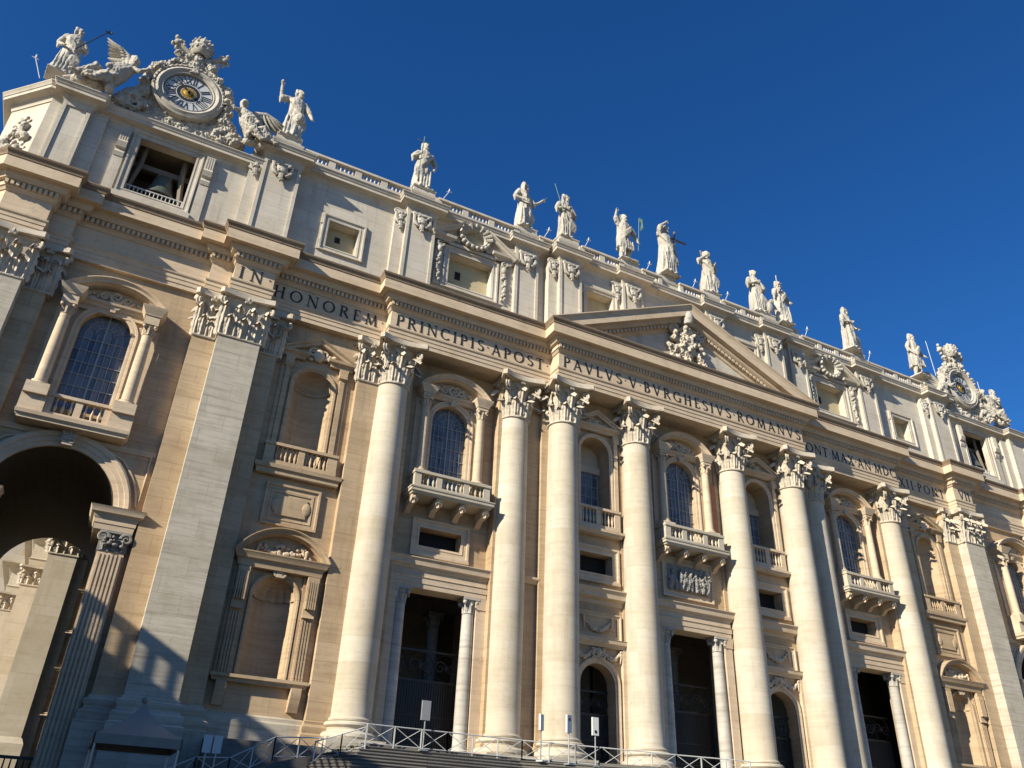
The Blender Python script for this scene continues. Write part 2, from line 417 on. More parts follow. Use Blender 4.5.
def concave_abacus(hw, hd0, hd1, cut=.28, dip=.22):
    """plan polygon with cut corners and concave sides, counter-clockwise seen from above reversed for outward right"""
    c = [(-hw,hd0),(hw,hd0),(hw,hd1),(-hw,hd1)]; out = []
    for i in range(4):
        a, d = Vector(c[i]).to_2d() if False else Vector((*c[i],0)), Vector((*c[(i+1)%4],0))
        t = (d-a).normalized(); nn = Vector((t.y,-t.x,0)); L = (d-a).length; k = 7
        for j in range(k+1):
            s_ = cut+(L-2*cut)*j/k; p = a+t*s_-nn*dip*math.sin(PI*j/k)
            out.append((p.x,p.y))
    return out
def round_capital(r, H):
    b = MB()
    p1 = [(r*math.cos(a),r*math.sin(a),math.cos(a),math.sin(a),r*.78) for a in [PI/8+i*PI/4 for i in range(8)]]
    p2 = [(r*math.cos(a),r*math.sin(a),math.cos(a),math.sin(a),r*.78) for a in [i*PI/4 for i in range(8)]]
    d = r*1.27; cs = [(d*sx*.80,d*sy*.80,sx*.7071,sy*.7071) for sx in (-1,1) for sy in (-1,1)]
    cs = [(x*1.22,y*1.22,nx,ny) for x,y,nx,ny in cs]
    md = [(r*1.16*c,r*1.16*s,c,s) for c,s in ((1,0),(-1,0),(0,1),(0,-1))]
    c = corinthian((p1,p2), cs, md, r, H, concave_abacus(r*1.66, -r*1.66, r*1.66, .22, .36))
    c.lathe([(r*1.0,-.02),(r*1.07,.0),(r*1.09,.07),(r*1.05,.13),(r*.88,.15),(r*.86,H*.5),(r*.95,H*.7),(r*1.12,H*.86),(r*.4,H*.868)], 0, 0, 28)
    c.rough(.05, 2.4)
    return c
def flat_capital(hw, d, H, left=True, right=True):
    """pilaster capital: front at y=0 going back to y=d, half width hw"""
    n = max(2, int(round(hw*2/1.0))); sp = 2*hw/n; p1 = []; p2 = []; cs = []; md = [(0,-.12,0,-1)]
    for i in range(n): p1.append((-hw+sp*(i+.5),0,0,-1,sp*.98))
    for i in range(n+1): p2.append((-hw+sp*i,0,0,-1,sp*.98))
    m = max(1, int(round(d/1.0)))
    for sx, on in ((-1,left),(1,right)):
        if not on: continue
        for i in range(m): p1.append((sx*hw, d*(i+.5)/m, sx,0,d/m*.95))
        for i in range(m): p2.append((sx*hw, d*(i+1)/m, sx,0,d/m*.95))
        cs.append((sx*(hw+.30),-.30,sx*.7071,-.7071))
    k = H/3.5
    c = corinthian((p1,p2), cs, md, hw, H, concave_abacus(hw+.55, -.55, d+.3, .22, .24))
    c.mold([(-hw,d),(-hw,0),(hw,0),(hw,d)], [(-.05,-.02),(.07,0),(.10,.07),(.05,.13),(-.10,.15),(-.12,H*.55),(.02,H*.8),(.12,H*.866)])
    c.rough(.05, 2.4)
    return c

def lump_relief(rng, pts, r0, r1, sq=.7):
    b = MB()
    for p in pts:
        r = rng.uniform(r0, r1)
        b.ball(p, (r*rng.uniform(.7,1.3), r*sq, r*rng.uniform(.7,1.3)), 7, 5)
    return b
def garland(rng, x0, x1, z, drop, y, r=.13):
    b = MB(); n = 15
    for i in range(n+1):
        t = i/n; x = x0+(x1-x0)*t; zz = z-drop*4*t*(1-t); rr = r*(.6+.9*math.sin(PI*t))
        for k in range(3):
            b.ball((x+rng.uniform(-.06,.06), y-rng.uniform(0,.08), zz+rng.uniform(-.08,.08)), rr*rng.uniform(.55,.95), 6, 5)
    for x in (x0,x1):
        b.tube([(x,y-.05,z+.1),(x+rng.uniform(-.08,.08),y-.08,z-.3),(x+rng.uniform(-.12,.12),y-.05,z-.75)], [.07,.09,.03], 6)
        b.ball((x,y-.06,z+.05), .13, 7, 5)
    return b
def scroll(b, cx, cz, y, r, sgn=1, turns=1.6, th=.22, a0=0.0):
    pts = []; rad = []
    for i in range(20):
        t = i/19; a = a0+sgn*t*turns*2*PI; rr = r*(1-.8*t)
        pts.append((cx+rr*math.cos(a), y, cz+rr*math.sin(a))); rad.append(r*th*(1-.4*t))
    b.tube(pts, rad, 6)
def balustrade(b, x0, x1, y, z0, z1, piers=None, r=.11, step=.36, dep=.36, bot=.16, topt=.18, axis='x', o=0.0):
    """balustrade along x at depth y; piers: x positions of solid piers"""
    piers = piers or []
    b.box(x0,x1,y-dep/2,y+dep/2,z0,z0+bot); b.box(x0-.05,x1+.05,y-dep/2-.07,y+dep/2+.07,z1-topt,z1)
    for p,wd in piers: b.box(p-wd/2,p+wd/2,y-dep/2+.012,y+dep/2-.012,z0+bot,z1-topt)
    edges = [x0]+[v for p,wd in piers for v in (p-wd/2,p+wd/2)]+[x1]
    zz0, zz1 = z0+bot, z1-topt; h = zz1-zz0
    prof = [(r*.75,zz0),(r*.75,zz0+h*.08),(r*.45,zz0+h*.12),(r*1.0,zz0+h*.32),(r*.9,zz0+h*.42),(r*.42,zz0+h*.66),(r*.42,zz0+h*.84),(r*.75,zz0+h*.90),(r*.75,zz1)]
    for a, c in zip(edges[0::2], edges[1::2]):
        n = int((c-a)/step)
        if n < 1: continue
        for i in range(n): b.lathe(prof, a+(c-a)*(i+.5)/n, y, 8)
    return b

# ------------------------------------------------------------------ writing: roman capitals from strokes
GL = {}
def _arc(cx, cy, rx, ry, a0, a1, n=14): return [(cx+rx*math.cos(R_(a0+(a1-a0)*i/n)), cy+ry*math.sin(R_(a0+(a1-a0)*i/n))) for i in range(n+1)]
TK, TN = .132, .055
def _def():
    S = lambda x,y,wd=.26: ('l',x-wd/2,y,x+wd/2,y,.045)
    V = lambda x,t=TK: ('l',x,0,x,1,t)
    GL['I'] = (.34,[V(.17),S(.17,.02),S(.17,.98)])
    GL['N'] = (.86,[V(.14,TN),V(.74,TN),('l',.12,.98,.74,.02,TK),S(.14,.02),S(.74,.98),S(.08,.98,.2)])
    GL['H'] = (.84,[V(.16),V(.68),('l',.16,.52,.68,.52,TN),S(.16,.02),S(.16,.98),S(.68,.02),S(.68,.98)])
    GL['O'] = (.96,[('a',_arc(.48,.5,.40,.455,0,360,30),TN,TK)])
    GL['D'] = (.86,[V(.16),('a',_arc(.30,.5,.46,.455,90,-90),TN,TK),('l',.08,.96,.32,.96,TN),('l',.08,.04,.32,.04,TN)])
    GL['R'] = (.74,[V(.16),('a',_arc(.30,.74,.25,.22,90,-90),TN,TK),('l',.08,.96,.32,.96,TN),('l',.16,.52,.32,.52,TN),('l',.34,.52,.68,.02,TK),S(.16,.02),S(.68,.02,.16)])
    GL['P'] = (.64,[V(.16),('a',_arc(.30,.72,.26,.24,90,-90),TN,TK),('l',.08,.96,.32,.96,TN),('l',.16,.48,.32,.48,TN),S(.16,.02)])
    GL['B'] = (.66,[V(.16),('a',_arc(.28,.74,.22,.22,90,-90),TN,TK),('a',_arc(.30,.27,.27,.24,90,-90),TN,TK),('l',.08,.96,.3,.96,TN),('l',.16,.515,.3,.515,TN),('l',.08,.03,.3,.03,TN)])
    GL['E'] = (.60,[V(.16),('l',.08,.96,.52,.96,TN),('l',.16,.52,.44,.52,TN),('l',.08,.04,.54,.04,TN),('l',.52,.96,.52,.82,.04),('l',.54,.04,.55,.2,.04)])
    GL['L'] = (.58,[V(.16),('l',.08,.04,.54,.04,TN),('l',.54,.04,.55,.2,.04),S(.16,.98)])
    GL['T'] = (.72,[V(.36),('l',.06,.96,.66,.96,TN),('l',.06,.96,.05,.8,.04),('l',.66,.96,.67,.8,.04),S(.36,.02)])
    GL['M'] = (1.02,[('l',.14,0,.20,1,TN),('l',.20,.98,.50,.06,TK),('l',.50,.06,.80,.98,TN),('l',.80,1,.88,0,TK),S(.14,.02,.2),S(.88,.02)])
    GL['A'] = (.82,[('l',.10,0,.40,1,TN),('l',.38,1,.74,0,TK),('l',.2,.33,.62,.33,TN),S(.10,.02,.2),S(.74,.02,.2)])
    GL['V'] = (.80,[('l',.08,1,.42,0,TK),('l',.40,0,.72,1,TN),S(.10,.98,.2),S(.72,.98,.2)])
    GL['X'] = (.80,[('l',.10,1,.70,0,TK),('l',.68,1,.12,0,TN),S(.12,.98,.2),S(.68,.98,.2),S(.12,.02,.2),S(.70,.02,.2)])
    GL['C'] = (.80,[('a',_arc(.48,.5,.40,.455,45,315,22),TN,TK),('l',.76,.82,.76,.98,.045)])
    GL['G'] = (.86,[('a',_arc(.48,.5,.40,.455,45,320,22),TN,TK),('l',.74,.02,.74,.42,TK*.9),('l',.64,.42,.84,.42,.045)])
    GL['S'] = (.58,[('a',_arc(.29,.74,.20,.21,30,270,12)+_arc(.29,.27,.22,.23,90,-150,12)[0:],TN,TK),('l',.47,.82,.47,.97,.045)])
    GL['.'] = (.12,[('l',.02,.5,.11,.5,.10)])
    GL[' '] = (.40,[])
_def()
def stroke(b, pts, ws, y, th=.03):
    L = []; Rr = []
    for i,p in enumerate(pts):
        a = pts[max(0,i-1)]; c = pts[min(len(pts)-1,i+1)]; dx, dz = c[0]-a[0], c[1]-a[1]; l = math.hypot(dx,dz) or 1
        nx, nz = -dz/l*ws[i]/2, dx/l*ws[i]/2; L.append((p[0]+nx,p[1]+nz)); Rr.append((p[0]-nx,p[1]-nz))
    n = len(pts); vs = [(x,y-th,z) for x,z in L]+[(x,y-th,z) for x,z in Rr]+[(x,y,z) for x,z in L]+[(x,y,z) for x,z in Rr]; fs = []
    for i in range(n-1):
        fs += [(i,i+1,n+i+1,n+i),(2*n+i,2*n+i+1,i+1,i),(n+i,n+i+1,3*n+i+1,3*n+i)]
    fs += [(0,n,3*n,2*n),(n-1,2*n-1+0,4*n-1,3*n-1)]
    b.add(vs, fs)
def glyph(b, ch, x, z, h, y, sx=1.0, tf=None, k=0):
    for q,g in enumerate(GL[ch][1]):
        yy = y-.0012*q
        if g[0] == 'l':
            _,x0,z0,x1,z1,wd = g; pts = [(x0,z0),(x1,z1)]; ws = [wd,wd]
        else:
            pts = g[1]; ws = []
            for i in range(len(pts)):
                a = pts[max(0,i-1)]; c = pts[min(len(pts)-1,i+1)]; l = math.hypot(c[0]-a[0],c[1]-a[1]) or 1
                ws.append(g[2]+(g[3]-g[2])*abs((c[1]-a[1])/l))
        P = [(x+p[0]*h*sx, z+p[1]*h) for p in pts]; W = [v*h*(.62 if tf else 1) for v in ws]
        if tf: P = [tf(*p) for p in P]
        stroke(b, P, W, yy)
def text(b, s, x0, x1, z, h, y):
    nat = sum(GL[c][0] for c in s)*h; extra = (x1-x0-nat)/max(1,len(s)-1); x = x0
    for c in s: glyph(b, c, x, z, h, y); x += GL[c][0]*h+extra
#PART2
# ------------------------------------------------------------------ setting: ground, stairs, platform
gb = MB(); gb.quad((-2500,-2500,-6.8),(2500,-2500,-6.8),(2500,2500,-6.8),(-2500,2500,-6.8))
M['cobble'] = stone('dark_cobbles', (.23,.19,.14), (.19,.155,.11), (.10,.085,.06), .7, .12, .12, grime=.4)
structure(gb.build('ground', M['cobble'], smooth=0))
PF = [(-27.4,-3.7),(-26.6,-4.9),(-17.5,-4.9),(-8.5,-7.4),(0,-9.8),(12,-9.8),(22,-6.0),(33.5,-5.0)]
pb = MB(); pb.prism_z([(-33.8,-1.0),(-27.45,-1.0)]+PF+[(33.5,14),(-33.8,14)], -6.79, -.3)
structure(pb.build('parvis_platform', M['step'], smooth=0))
sb = MB(); prof = [(-.1,-6.78)]
for k in range(34): prof = [(.02+.40*(k+1), -.47-.186*k-.186), (.02+.40*(k+1), -.47-.186*k)] + [(.02+.40*k, -.47-.186*k)] + prof if False else prof
st = [(-.1,-.47)]
for k in range(33):
    q, h = .36*(k+1), -.47-.19*k
    st += [(q,h),(q+.012,h-.02),(q,h-.05),(q-.05,h-.055),(q-.05,h-.19)]
st += [(-.1,-6.75)]
sb.mold(PF, st)
structure(sb.build('steps', M['step'], smooth=0))

# ------------------------------------------------------------------ the basilica front: one building, all its parts below
F = empty('basilica_facade', (0,0,0))
tag(F, 'long travertine basilica front with giant columns, central pediment and inscribed frieze above the stairs', 'basilica')
rng = random.Random(3)
P1, A, Bc, Cc, D = 36.87, 25.58, 15.54, 11.84, 4.99
ZA, FR0, FR1, ZC = 27.6, 28.7, 30.15, 32.5

# entablature
half = [(-52.65,-49.95,.2),(-49.95,-48.5,1.15),(-48.5,-39.75,1.6),(-39.75,-38.25,1.15),(-38.25,-35.5,.2),(-35.5,-26.75,1.15),(-26.75,-12.98,.1)]
secs = half + [(-12.98,12.98,-1.25)] + [(-b_,-a_,y) for a_,b_,y in half[::-1]]
path = [(-55.2,14),(-55.2,2.75)]
for a_,b_,y in secs: path += [(a_,y),(b_,y)]
path += [(57.2,4.75)]
eb = MB()
eb.mold(path, [(-.4,ZA),(0,ZA),(0,27.93),(.045,27.94),(.045,28.26),(.09,28.27),(.09,28.52),(.17,28.60),(.19,28.70),(.0,28.71),(0,30.13),
   (.08,30.16),(.16,30.30),(.22,30.36),(.28,30.38),(.28,30.76),(.52,30.80),(.56,30.92),(.68,31.08),(.72,31.26),(1.10,31.27),(1.12,31.22),(1.16,31.22),(1.15,32.02),(-.4,32.02)])
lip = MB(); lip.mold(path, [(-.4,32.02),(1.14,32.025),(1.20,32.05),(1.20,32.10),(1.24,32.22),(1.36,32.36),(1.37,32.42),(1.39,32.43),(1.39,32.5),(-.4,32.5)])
for a_,b_,y in secs:
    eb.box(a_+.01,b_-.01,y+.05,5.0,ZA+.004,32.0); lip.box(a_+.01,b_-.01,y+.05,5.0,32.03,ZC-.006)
    L = b_-a_+.5; n = max(1,int(L/.31))
    for i in range(n):
        x = a_-.25+L*(i+.5)/n; eb.box(x-.095,x+.095,y-.46,y-.27,30.44,30.755)
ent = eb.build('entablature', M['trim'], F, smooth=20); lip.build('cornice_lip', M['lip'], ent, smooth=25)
lb = MB()
for k_, (s_, x0, x1, y) in enumerate([('IN.',-37.95,-35.75,.2),('HONOREM.',-35.3,-27.0,1.15),('PRINCIPIS.APOST.',-26.35,-13.25,.1),('PAVLVS.V.BVRGHESIVS.ROMANVS',-12.6,12.7,-1.25),
                      ('PONT.MAX.AN.MDC',13.95,26.7,.1),('XII.PONT',28.5,35.15,1.15),('VII',36.2,37.9,.2)]):
    lb = MB(); text(lb, s_, x0, x1, 28.95, .98, y-.005); lb.build('inscription', M['letter'], ent, smooth=0)

# walls -------------------------------------------------------------
def part(b, name, mat, parent=F, **k): return b.build(name, M[mat], parent, **k)
XN, XW, XO = 31.2, 20.56, 44.75
def sided(f):
    for s in (-1,1): f(s)
for s in (-1,1):
    b = MB(); xc = s*XN
    wall(b, xc-2.98, xc+2.98, -6.8, ZA, 1.75, [(xc,1.28,3.3,8.0,True,1.4),(xc,1.32,16.4,22.8,True,1.4)])
    part(b, 'wall', 'wall')
    b = MB(); xc = s*XW
    wall(b, xc-3.75, xc+3.75, -.3, ZA, 2.0, [(xc,2.85,-.29,10.15,False,.9),(xc,1.58,13.2,14.5,False,1.1),(xc,1.45,16.7,22.95,True,.5)])
    part(b, 'wall', 'wall')
    b = MB(); xc = s*8.44
    wall(b, xc-2.6, xc+2.6, -.3, ZA, .75, [(xc,1.45,-.29,5.4,True,1.0),(xc,1.43,13.3,14.8,False,1.1),(xc,1.33,16.6,23.15,True,1.7)])
    part(b, 'wall', 'wall')
    b = MB(); x0, x1 = sorted((s*12.9, s*16.9)); b.box(x0,x1,1.25,3.2,-.3,ZA-.002); part(b, 'wall', 'wall')
    b = MB(); xc = s*XO
    wall(b, xc-3.9 if s<0 else xc-5.1, xc+5.1 if s<0 else xc+3.9, -6.8, ZA, 1.9, [(xc,3.4,-6.79,11.4,True,.01),(xc,1.5,17.2,22.9,True,.5)])
    if s < 0: b.box(-52.0,-48.6,1.9,3,-6.8,ZA-.01)
    else: b.box(48.6,52.0,1.9,3,-6.8,ZA-.01)
    part(b, 'wall', 'wall')
    # plinth courses
    b = MB(); x0, x1 = sorted((s*28.3, s*34.1))
    b.mold([(x0,1.75),(x1,1.75)], [(-.2,-6.8),(.35,-6.8),(.35,.9),(.22,1.02),(.2,1.2),(.05,1.3),(-.2,1.3)]); part(b, 'plinth', 'greywall')
    b = MB(); x0, x1 = sorted((s*39.7, s*(XO-3.4)))
    b.mold([(x0,1.9),(x1,1.9)], [(-.2,-6.8),(.35,-6.8),(.35,.9),(.22,1.02),(.2,1.2),(.05,1.3),(-.2,1.3)]); part(b, 'plinth', 'greywall')
b = MB(); wall(b, -3.75, 3.75, -.3, ZA, .75, [(0,2.85,-.29,10.15,False,.9),(0,1.45,16.7,22.95,True,.5)]); part(b, 'wall', 'wall')
# returns behind
b = MB(); b.box(-55.1,-52.7,3.0,21,-6.8,32.4); b.box(52.7,57.0,4.8,21,-6.8,32.4)
b.prism_z([(-52.65,.9),(-51,.9),(-51,5),(-55.12,5),(-55.12,3.3)], -6.8, ZA); b.prism_z([(52.65,.9),(57,5),(51,5),(51,.9)], -6.8, ZA)
part(b, 'side_wall', 'wall')

# column back strips (responding pilasters)
def strip(x0, x1, y, y1=3.0, z0=-.3, z1=None, mat='wall', cap=None):
    b = MB(); b.box(x0,x1,y,y1,z0,z1 or ZA-.003)
    b.mold([(x0,y1),(x0,y),(x1,y),(x1,y1)], [(-.1,z0),(.26,z0),(.26,z0+.75),(.16,z0+.85),(.2,z0+1.0),(.2,z0+1.2),(.06,z0+1.35),(.08,z0+1.5),(-.1,z0+1.6)])
    o = part(b, 'responding_pilaster', mat)
    return o
for s in (-1,1):
    for x0,x1,y in ((28.26,24.1,1.15),(16.95,13.0,1.6 if False else 1.02),(13.35,10.9,.62),(6.2,3.6,.62)):
        a_, c_ = sorted((s*x0,s*x1)); o = strip(a_, c_, y)
        if x0 > 28:
            hw = .75; cm = flat_capital(hw, .5, 3.48, True, True)
            cm.build('capital', M['capital'], o, smooth=30, loc=(s*(28.26-hw-.02), 1.13, 24.1))
# giant pilasters P1 / P0
def giant_pilaster(xc, steps=(True,True), z0=-6.8):
    b = MB(); b.box(xc-1.38,xc+1.38,.2,3,z0,24.15)
    base = [(-.2,-6.8),(.55,-6.8),(.55,.05),(.42,.15),(.45,.3),(.45,.55),(.25,.68),(.22,.85),(.3,.98),(.3,1.15),(.1,1.28),(.1,1.4),(-.2,1.5)]
    b.mold([(xc-2.9,3),(xc-2.9,1.15),(xc-1.38,1.15),(xc-1.38,.2),(xc+1.38,.2),(xc+1.38,1.15),(xc+2.75,1.15),(xc+2.75,3)], base)
    o = part(b, 'giant_pilaster', 'greywall')
    b = MB(); b.box(xc-2.9,xc-1.385,1.15,3,z0,ZA-.004); b.box(xc+1.385,xc+2.75,1.15,3,z0,ZA-.004); b.build('flanking_strip', M['wall'], o, smooth=0)
    b = flat_capital(1.38, .95, 3.48); b.box(-1.3,1.3,.05,2,0,3.45)
    b.build('capital', M['capital'], o, smooth=30, loc=(xc,.2,24.1))
    for sx, on in zip((-1,1), steps):
        if not on: continue
        c = flat_capital(.72, .5, 3.48, True, True)
        c.build('capital', M['capital'], o, smooth=30, loc=(xc+sx*2.12, 1.13, 24.1))
    return o
giant_pilaster(-P1); giant_pilaster(P1); giant_pilaster(-51.3,(False,True)); giant_pilaster(51.3,(True,False))

# giant columns
CAPM = round_capital(1.15, 3.5).mesh('capital', M['capital'], 30)
def shaft():
    b = MB(); H = 24.1-1.35; pr = [(1.20,1.3),(1.36,1.36),(1.38,1.46),(1.28,1.56)]
    for i in range(15):
        t = i/14; pr.append((1.25-(.135*max(0,(t-.3)/.7)**1.6), 1.62+(H-.3)*t))
    b.lathe(pr, 0, 0, 40); return b
SH = shaft().mesh('column', M['column'], 40)
bb = MB(); bb.box(-1.78,1.78,-1.78,1.4,-.3,.32)
bb.lathe([(1.2,.3),(1.70,.32),(1.78,.45),(1.76,.62),(1.66,.72),(1.48,.76),(1.44,.86),(1.48,.98),(1.54,1.0),(1.62,1.1),(1.6,1.22),(1.5,1.3),(1.2,1.31)],0,0,40)
BASE = bb.mesh('base', M['column'], 35)
for x,y in [(-A,1.27),(-Bc,1.27),(-Cc,0),(-D,0),(D,0),(Cc,0),(Bc,1.27),(A,1.27)]:
    c = from_mesh('column', SH, F, (x,y,0))
    from_mesh('base', BASE, c); from_mesh('capital', CAPM, c, (0,0,24.1))

# ------------------------------------------------------------------ windows with their aedicules
def mull(b, xc, half, zb, zs, y, nx=4, dz=.86):
    b.box(xc-.045,xc+.045,y-.05,y+.03,zb,zs+half)
    for i in range(1,nx*2):
        if i == nx: continue
        x = xc-half+half*i/nx; b.box(x-.02,x+.02,y-.03,y+.02,zb,zs)
    z = zb+dz
    while z < zs+.1: b.box(xc-half,xc+half,y-.035,y+.022,z-.022,z+.022); z += dz
    for r in (half*.38, half*.70):
        b.vmold(arch_pts(xc,r,zs,14), [(-.02,y+.02),(.02,y+.02),(.02,y-.03),(-.02,y-.03),(-.02,y+.02)])
    for k in range(1,8):
        a = PI*k/8; r0 = half*.38
        b.tube([(xc+r0*math.cos(a),y-.01,zs+r0*math.sin(a)),(xc+half*math.cos(a),y-.01,zs+half*math.sin(a))], .02, 4)
def smallcap(b, x, y, z, r, h):
    b.lathe([(r*.9,z),(r*1.1,z+.04),(r*.95,z+.1),(r*.95,z+h*.5),(r*1.35,z+h*.84)], x, y, 12)
    for i in range(8):
        a = i*PI/4; leaf(b, x+r*.95*math.cos(a), y+r*.95*math.sin(a), math.cos(a), math.sin(a), z+.05, h*.62, r*.7, h*.22)
    for sx in (-1,1):
        for sy in (-1,1): b.ball((x+sx*r*1.05,y+sy*r*1.05,z+h*.74), (h*.15,h*.15,h*.16), 7, 5)
    b.box(x-r*1.45,x+r*1.45,y-r*1.45,y+r*1.45,z+h*.86,z+h)
def segment_ped(b, xc, hw, z0, rise, y0, y1, th=.42):
    """segmental pediment hood: arc from tip to tip"""
    R = (hw*hw+rise*rise)/(2*rise); zc = z0+rise-R; a = math.asin(hw/R); n = 22
    pts = [(xc+R*math.sin(-a+2*a*i/n), zc+R*math.cos(-a+2*a*i/n)) for i in range(n+1)]
    b.vmold(pts, [(0,y1),(0,y0),(-.06,y0),(-.12,y0+.06),(-.18,y0+.16),(-th*.8,y0+.18),(-th*.85,y0+.42),(-th,y0+.5),(-th,y1)])
    return pts
def aedicule(xc, yw, yf, zcol, zcap, ztip, ztop, hw, cx, r, glass, arched=True, seg=True, mat='trim', gmull=True, win=None):
    """window surround: two free columns, entablature blocks, curved pediment, arched architrave, glass, bars"""
    half, zb, zs = win
    b = MB()
    # architrave moulding round the opening
    pth = [(xc-half,zb)]+[(xc-half,zs)]+arch_pts(xc,half,zs,22)[1:-1]+[(xc+half,zs),(xc+half,zb)]
    b.vmold(pth, [(0,yw+.02),(0,yw-.10),(.12,yw-.14),(.24,yw-.12),(.26,yw-.18),(.40,yw-.20),(.42,yw+.02)])
    zent = zcap+.05; ze1 = ztip-.28
    for sx in (-1,1):
        x = xc+sx*cx
        b.box(x-.62,x+.62,yw-.12,yw+.3,zcol-1.7,zent)       # pier behind column
        b.box(x-r*1.25,x+r*1.25,yf+.45-r*1.25,yw+.1,zent,ze1)     # entablature block
        zm = max(zent+.02, ze1-.62)
        b.mold([(x-r*1.25,yw+.1),(x-r*1.25,yf+.45-r*1.25),(x+r*1.25,yf+.45-r*1.25),(x+r*1.25,yw+.1)], [(-.05,zm),(.06,zm+.02),(.08,zm+.14),(.26,ze1-.20),(.32,ze1),(-.05,ze1)])
        b.box(x-r*1.75,x+r*1.75,yf+.45-r*1.75,yw+.1,zcol-.75,zcol-.02)
        b.lathe([(r*1.6,zcol-.02),(r*1.55,zcol+.1),(r*1.3,zcol+.16),(r*1.35,zcol+.26),(r*1.05,zcol+.32)], x, yf+.45, 14)
    b.box(xc-cx,xc+cx,yw-.16,yw+.1,zent+.3,ze1-.1)
    b.mold([(xc-cx+.5,yw-.16),(xc+cx-.5,yw-.16)], [(-.05,ze1-.5),(.1,ze1-.45),(.14,ze1-.3),(.3,ze1-.2),(.34,ze1-.05),(-.05,ze1-.05)])
    if seg:
        pts = segment_ped(b, xc, hw, ze1, ztop-ze1, yf, yw+.1)
        poly = [(x,z-.2) for x,z in pts]+[(xc+hw-.2,ze1-.1),(xc-hw+.2,ze1-.1)]
        b.prism_y(poly, yw-.05, yw+.15)
    o = part(b, 'window', mat, smooth=30)
    g = MB()
    for x,z,r_ in [(xc-.7,ze1+.45,.3),(xc+.7,ze1+.45,.3),(xc,ze1+.55,.42)]: scroll(g, x, z, yw-.2, r_*1.1, 1 if x<xc else -1, 1.5, .3)
    for k in range(26):
        t = rng.uniform(-1,1); g.ball((xc+t*hw*.62, yw-.14, ze1+.25+(ztop-ze1-.75)*(1-t*t)*rng.random()), (rng.uniform(.08,.2),.1,rng.uniform(.07,.16)), 6, 5)
    scroll(g, xc-.12, zs+half+.42, yw-.3, .24, 1, 1.3, .4); scroll(g, xc+.12, zs+half+.42, yw-.3, .24, -1, 1.3, .4); g.box(xc-.16,xc+.16,yw-.36,yw,zs+half-.05,zs+half+.5)
    g.build('carved_tympanum', M[mat], o, smooth=50)
    for sx in (-1,1):
        c = MB(); x = xc+sx*cx; y = yf+.45
        c.lathe([(r*1.02,zcol+.3),(r,zcol+1),(r*.97,zcol+(zcap-zcol)*.5),(r*.86,zcap-.8)], x, y, 18)
        smallcap(c, x, y, zcap-.82, r*.88, .86)
        c.build('small_column', M['trim' if mat=='trim' else mat], o, smooth=45)
    if glass:
        gl = MB(); pts = [(xc-half-.01,zb),(xc+half+.01,zb)]+arch_pts(xc,half+.01,zs,22,0,PI)
        gl.prism_y(pts, yw+.42, yw+.47); gl.build('glass', M['glass'], o, smooth=0)
        m = MB(); mull(m, xc, half, zb, zs, yw+.38); m.build('glazing_bars', M['mullion'], o, smooth=0)
    return o
def balcony(xc, yw, yf, hw, zb=16.2, zt=18.0, consoles=True):
    b = MB()
    b.mold([(xc-hw,yw+.1),(xc-hw,yf),(xc+hw,yf),(xc+hw,yw+.1)], [(-.3,zb),(.0,zb),(.02,zb+.1),(.13,zb+.16),(.13,zb+.34),(.18,zb+.37),(.2,zb+.46),(-.3,zb+.46)])
    b.box(xc-hw+.02,xc+hw-.02,yf+.02,yw+.1,zb+.02,zb+.44)
    zr = zb+.46; i = hw-.12
    balustrade(b, xc-i, xc+i, yf+.32, zr, zt, [(xc-i+.25,.5),(xc-i*.36,.42),(xc+i*.36,.42),(xc+i-.25,.5)], .10, .30, .34, .3, .2)
    for sx in (-1,1):
        x = xc+sx*(i-.17); b.box(x-.15,x+.15,yf+.5,yw,zr,zr+.28); b.box(x-.22,x+.22,yf+.5,yw+.02,zt-.18,zt-.005)
        b.box(x-.13,x+.13,yf+.5,yw,zr+.3,zt-.2)
    o = part(b, 'balcony', 'column', smooth=30)
    if consoles:
        for k in range(4):
            x = xc+(k-1.5)*hw*.60; c = MB()
            c.prism_x([(yw,zb-.01),(yf+.22,zb-.01),(yf+.18,zb-.30),(yf+.40,zb-.52),(yw-.6,zb-.62),(yw-.26,zb-.92),(yw,zb-1.0)], x-.20, x+.20)
            for sx in (-1,1): 
                pts=[(x+sx*.21, yf+.44+.2*math.cos(a), zb-.27+.2*math.sin(a)) for a in [i*PI/5 for i in range(10)]]
                c.tube(pts+[pts[0]], .05, 5)
            leaf(c, x, yf+.34, 0, -1, zb-.62, .55, .34, .16)
            c.build('console', M['trim'], o, smooth=40)
    return o
def rect_frame(b, x0, x1, z0, z1, y, wd, prof=None):
    p = [(x0,z0),(x0,z1),(x1,z1),(x1,z0)]
    b.vmold(p, [(0,y+.05),(0,y-.06),(wd*.25,y-.10),(wd*.35,y-.06),(wd*.7,y-.08),(wd*.75,y-.18),(wd,y-.2),(wd,y+.05)], True)
def mezz(xc, yw, half, z0, z1, ow):
    b = MB(); rect_frame(b, xc-half, xc+half, z0, z1, yw, ow)
    b.box(xc-half-ow-.02,xc+half+ow+.02,yw-.26,yw+.05,z0-ow-.2,z0-ow)
    o = part(b, 'mezzanine_window', 'trim', smooth=25)
    d = MB(); d.box(xc-half,xc+half,yw+.9,yw+1.0,z0,z1); d.build('dark_opening', M['dark'], o, smooth=0)
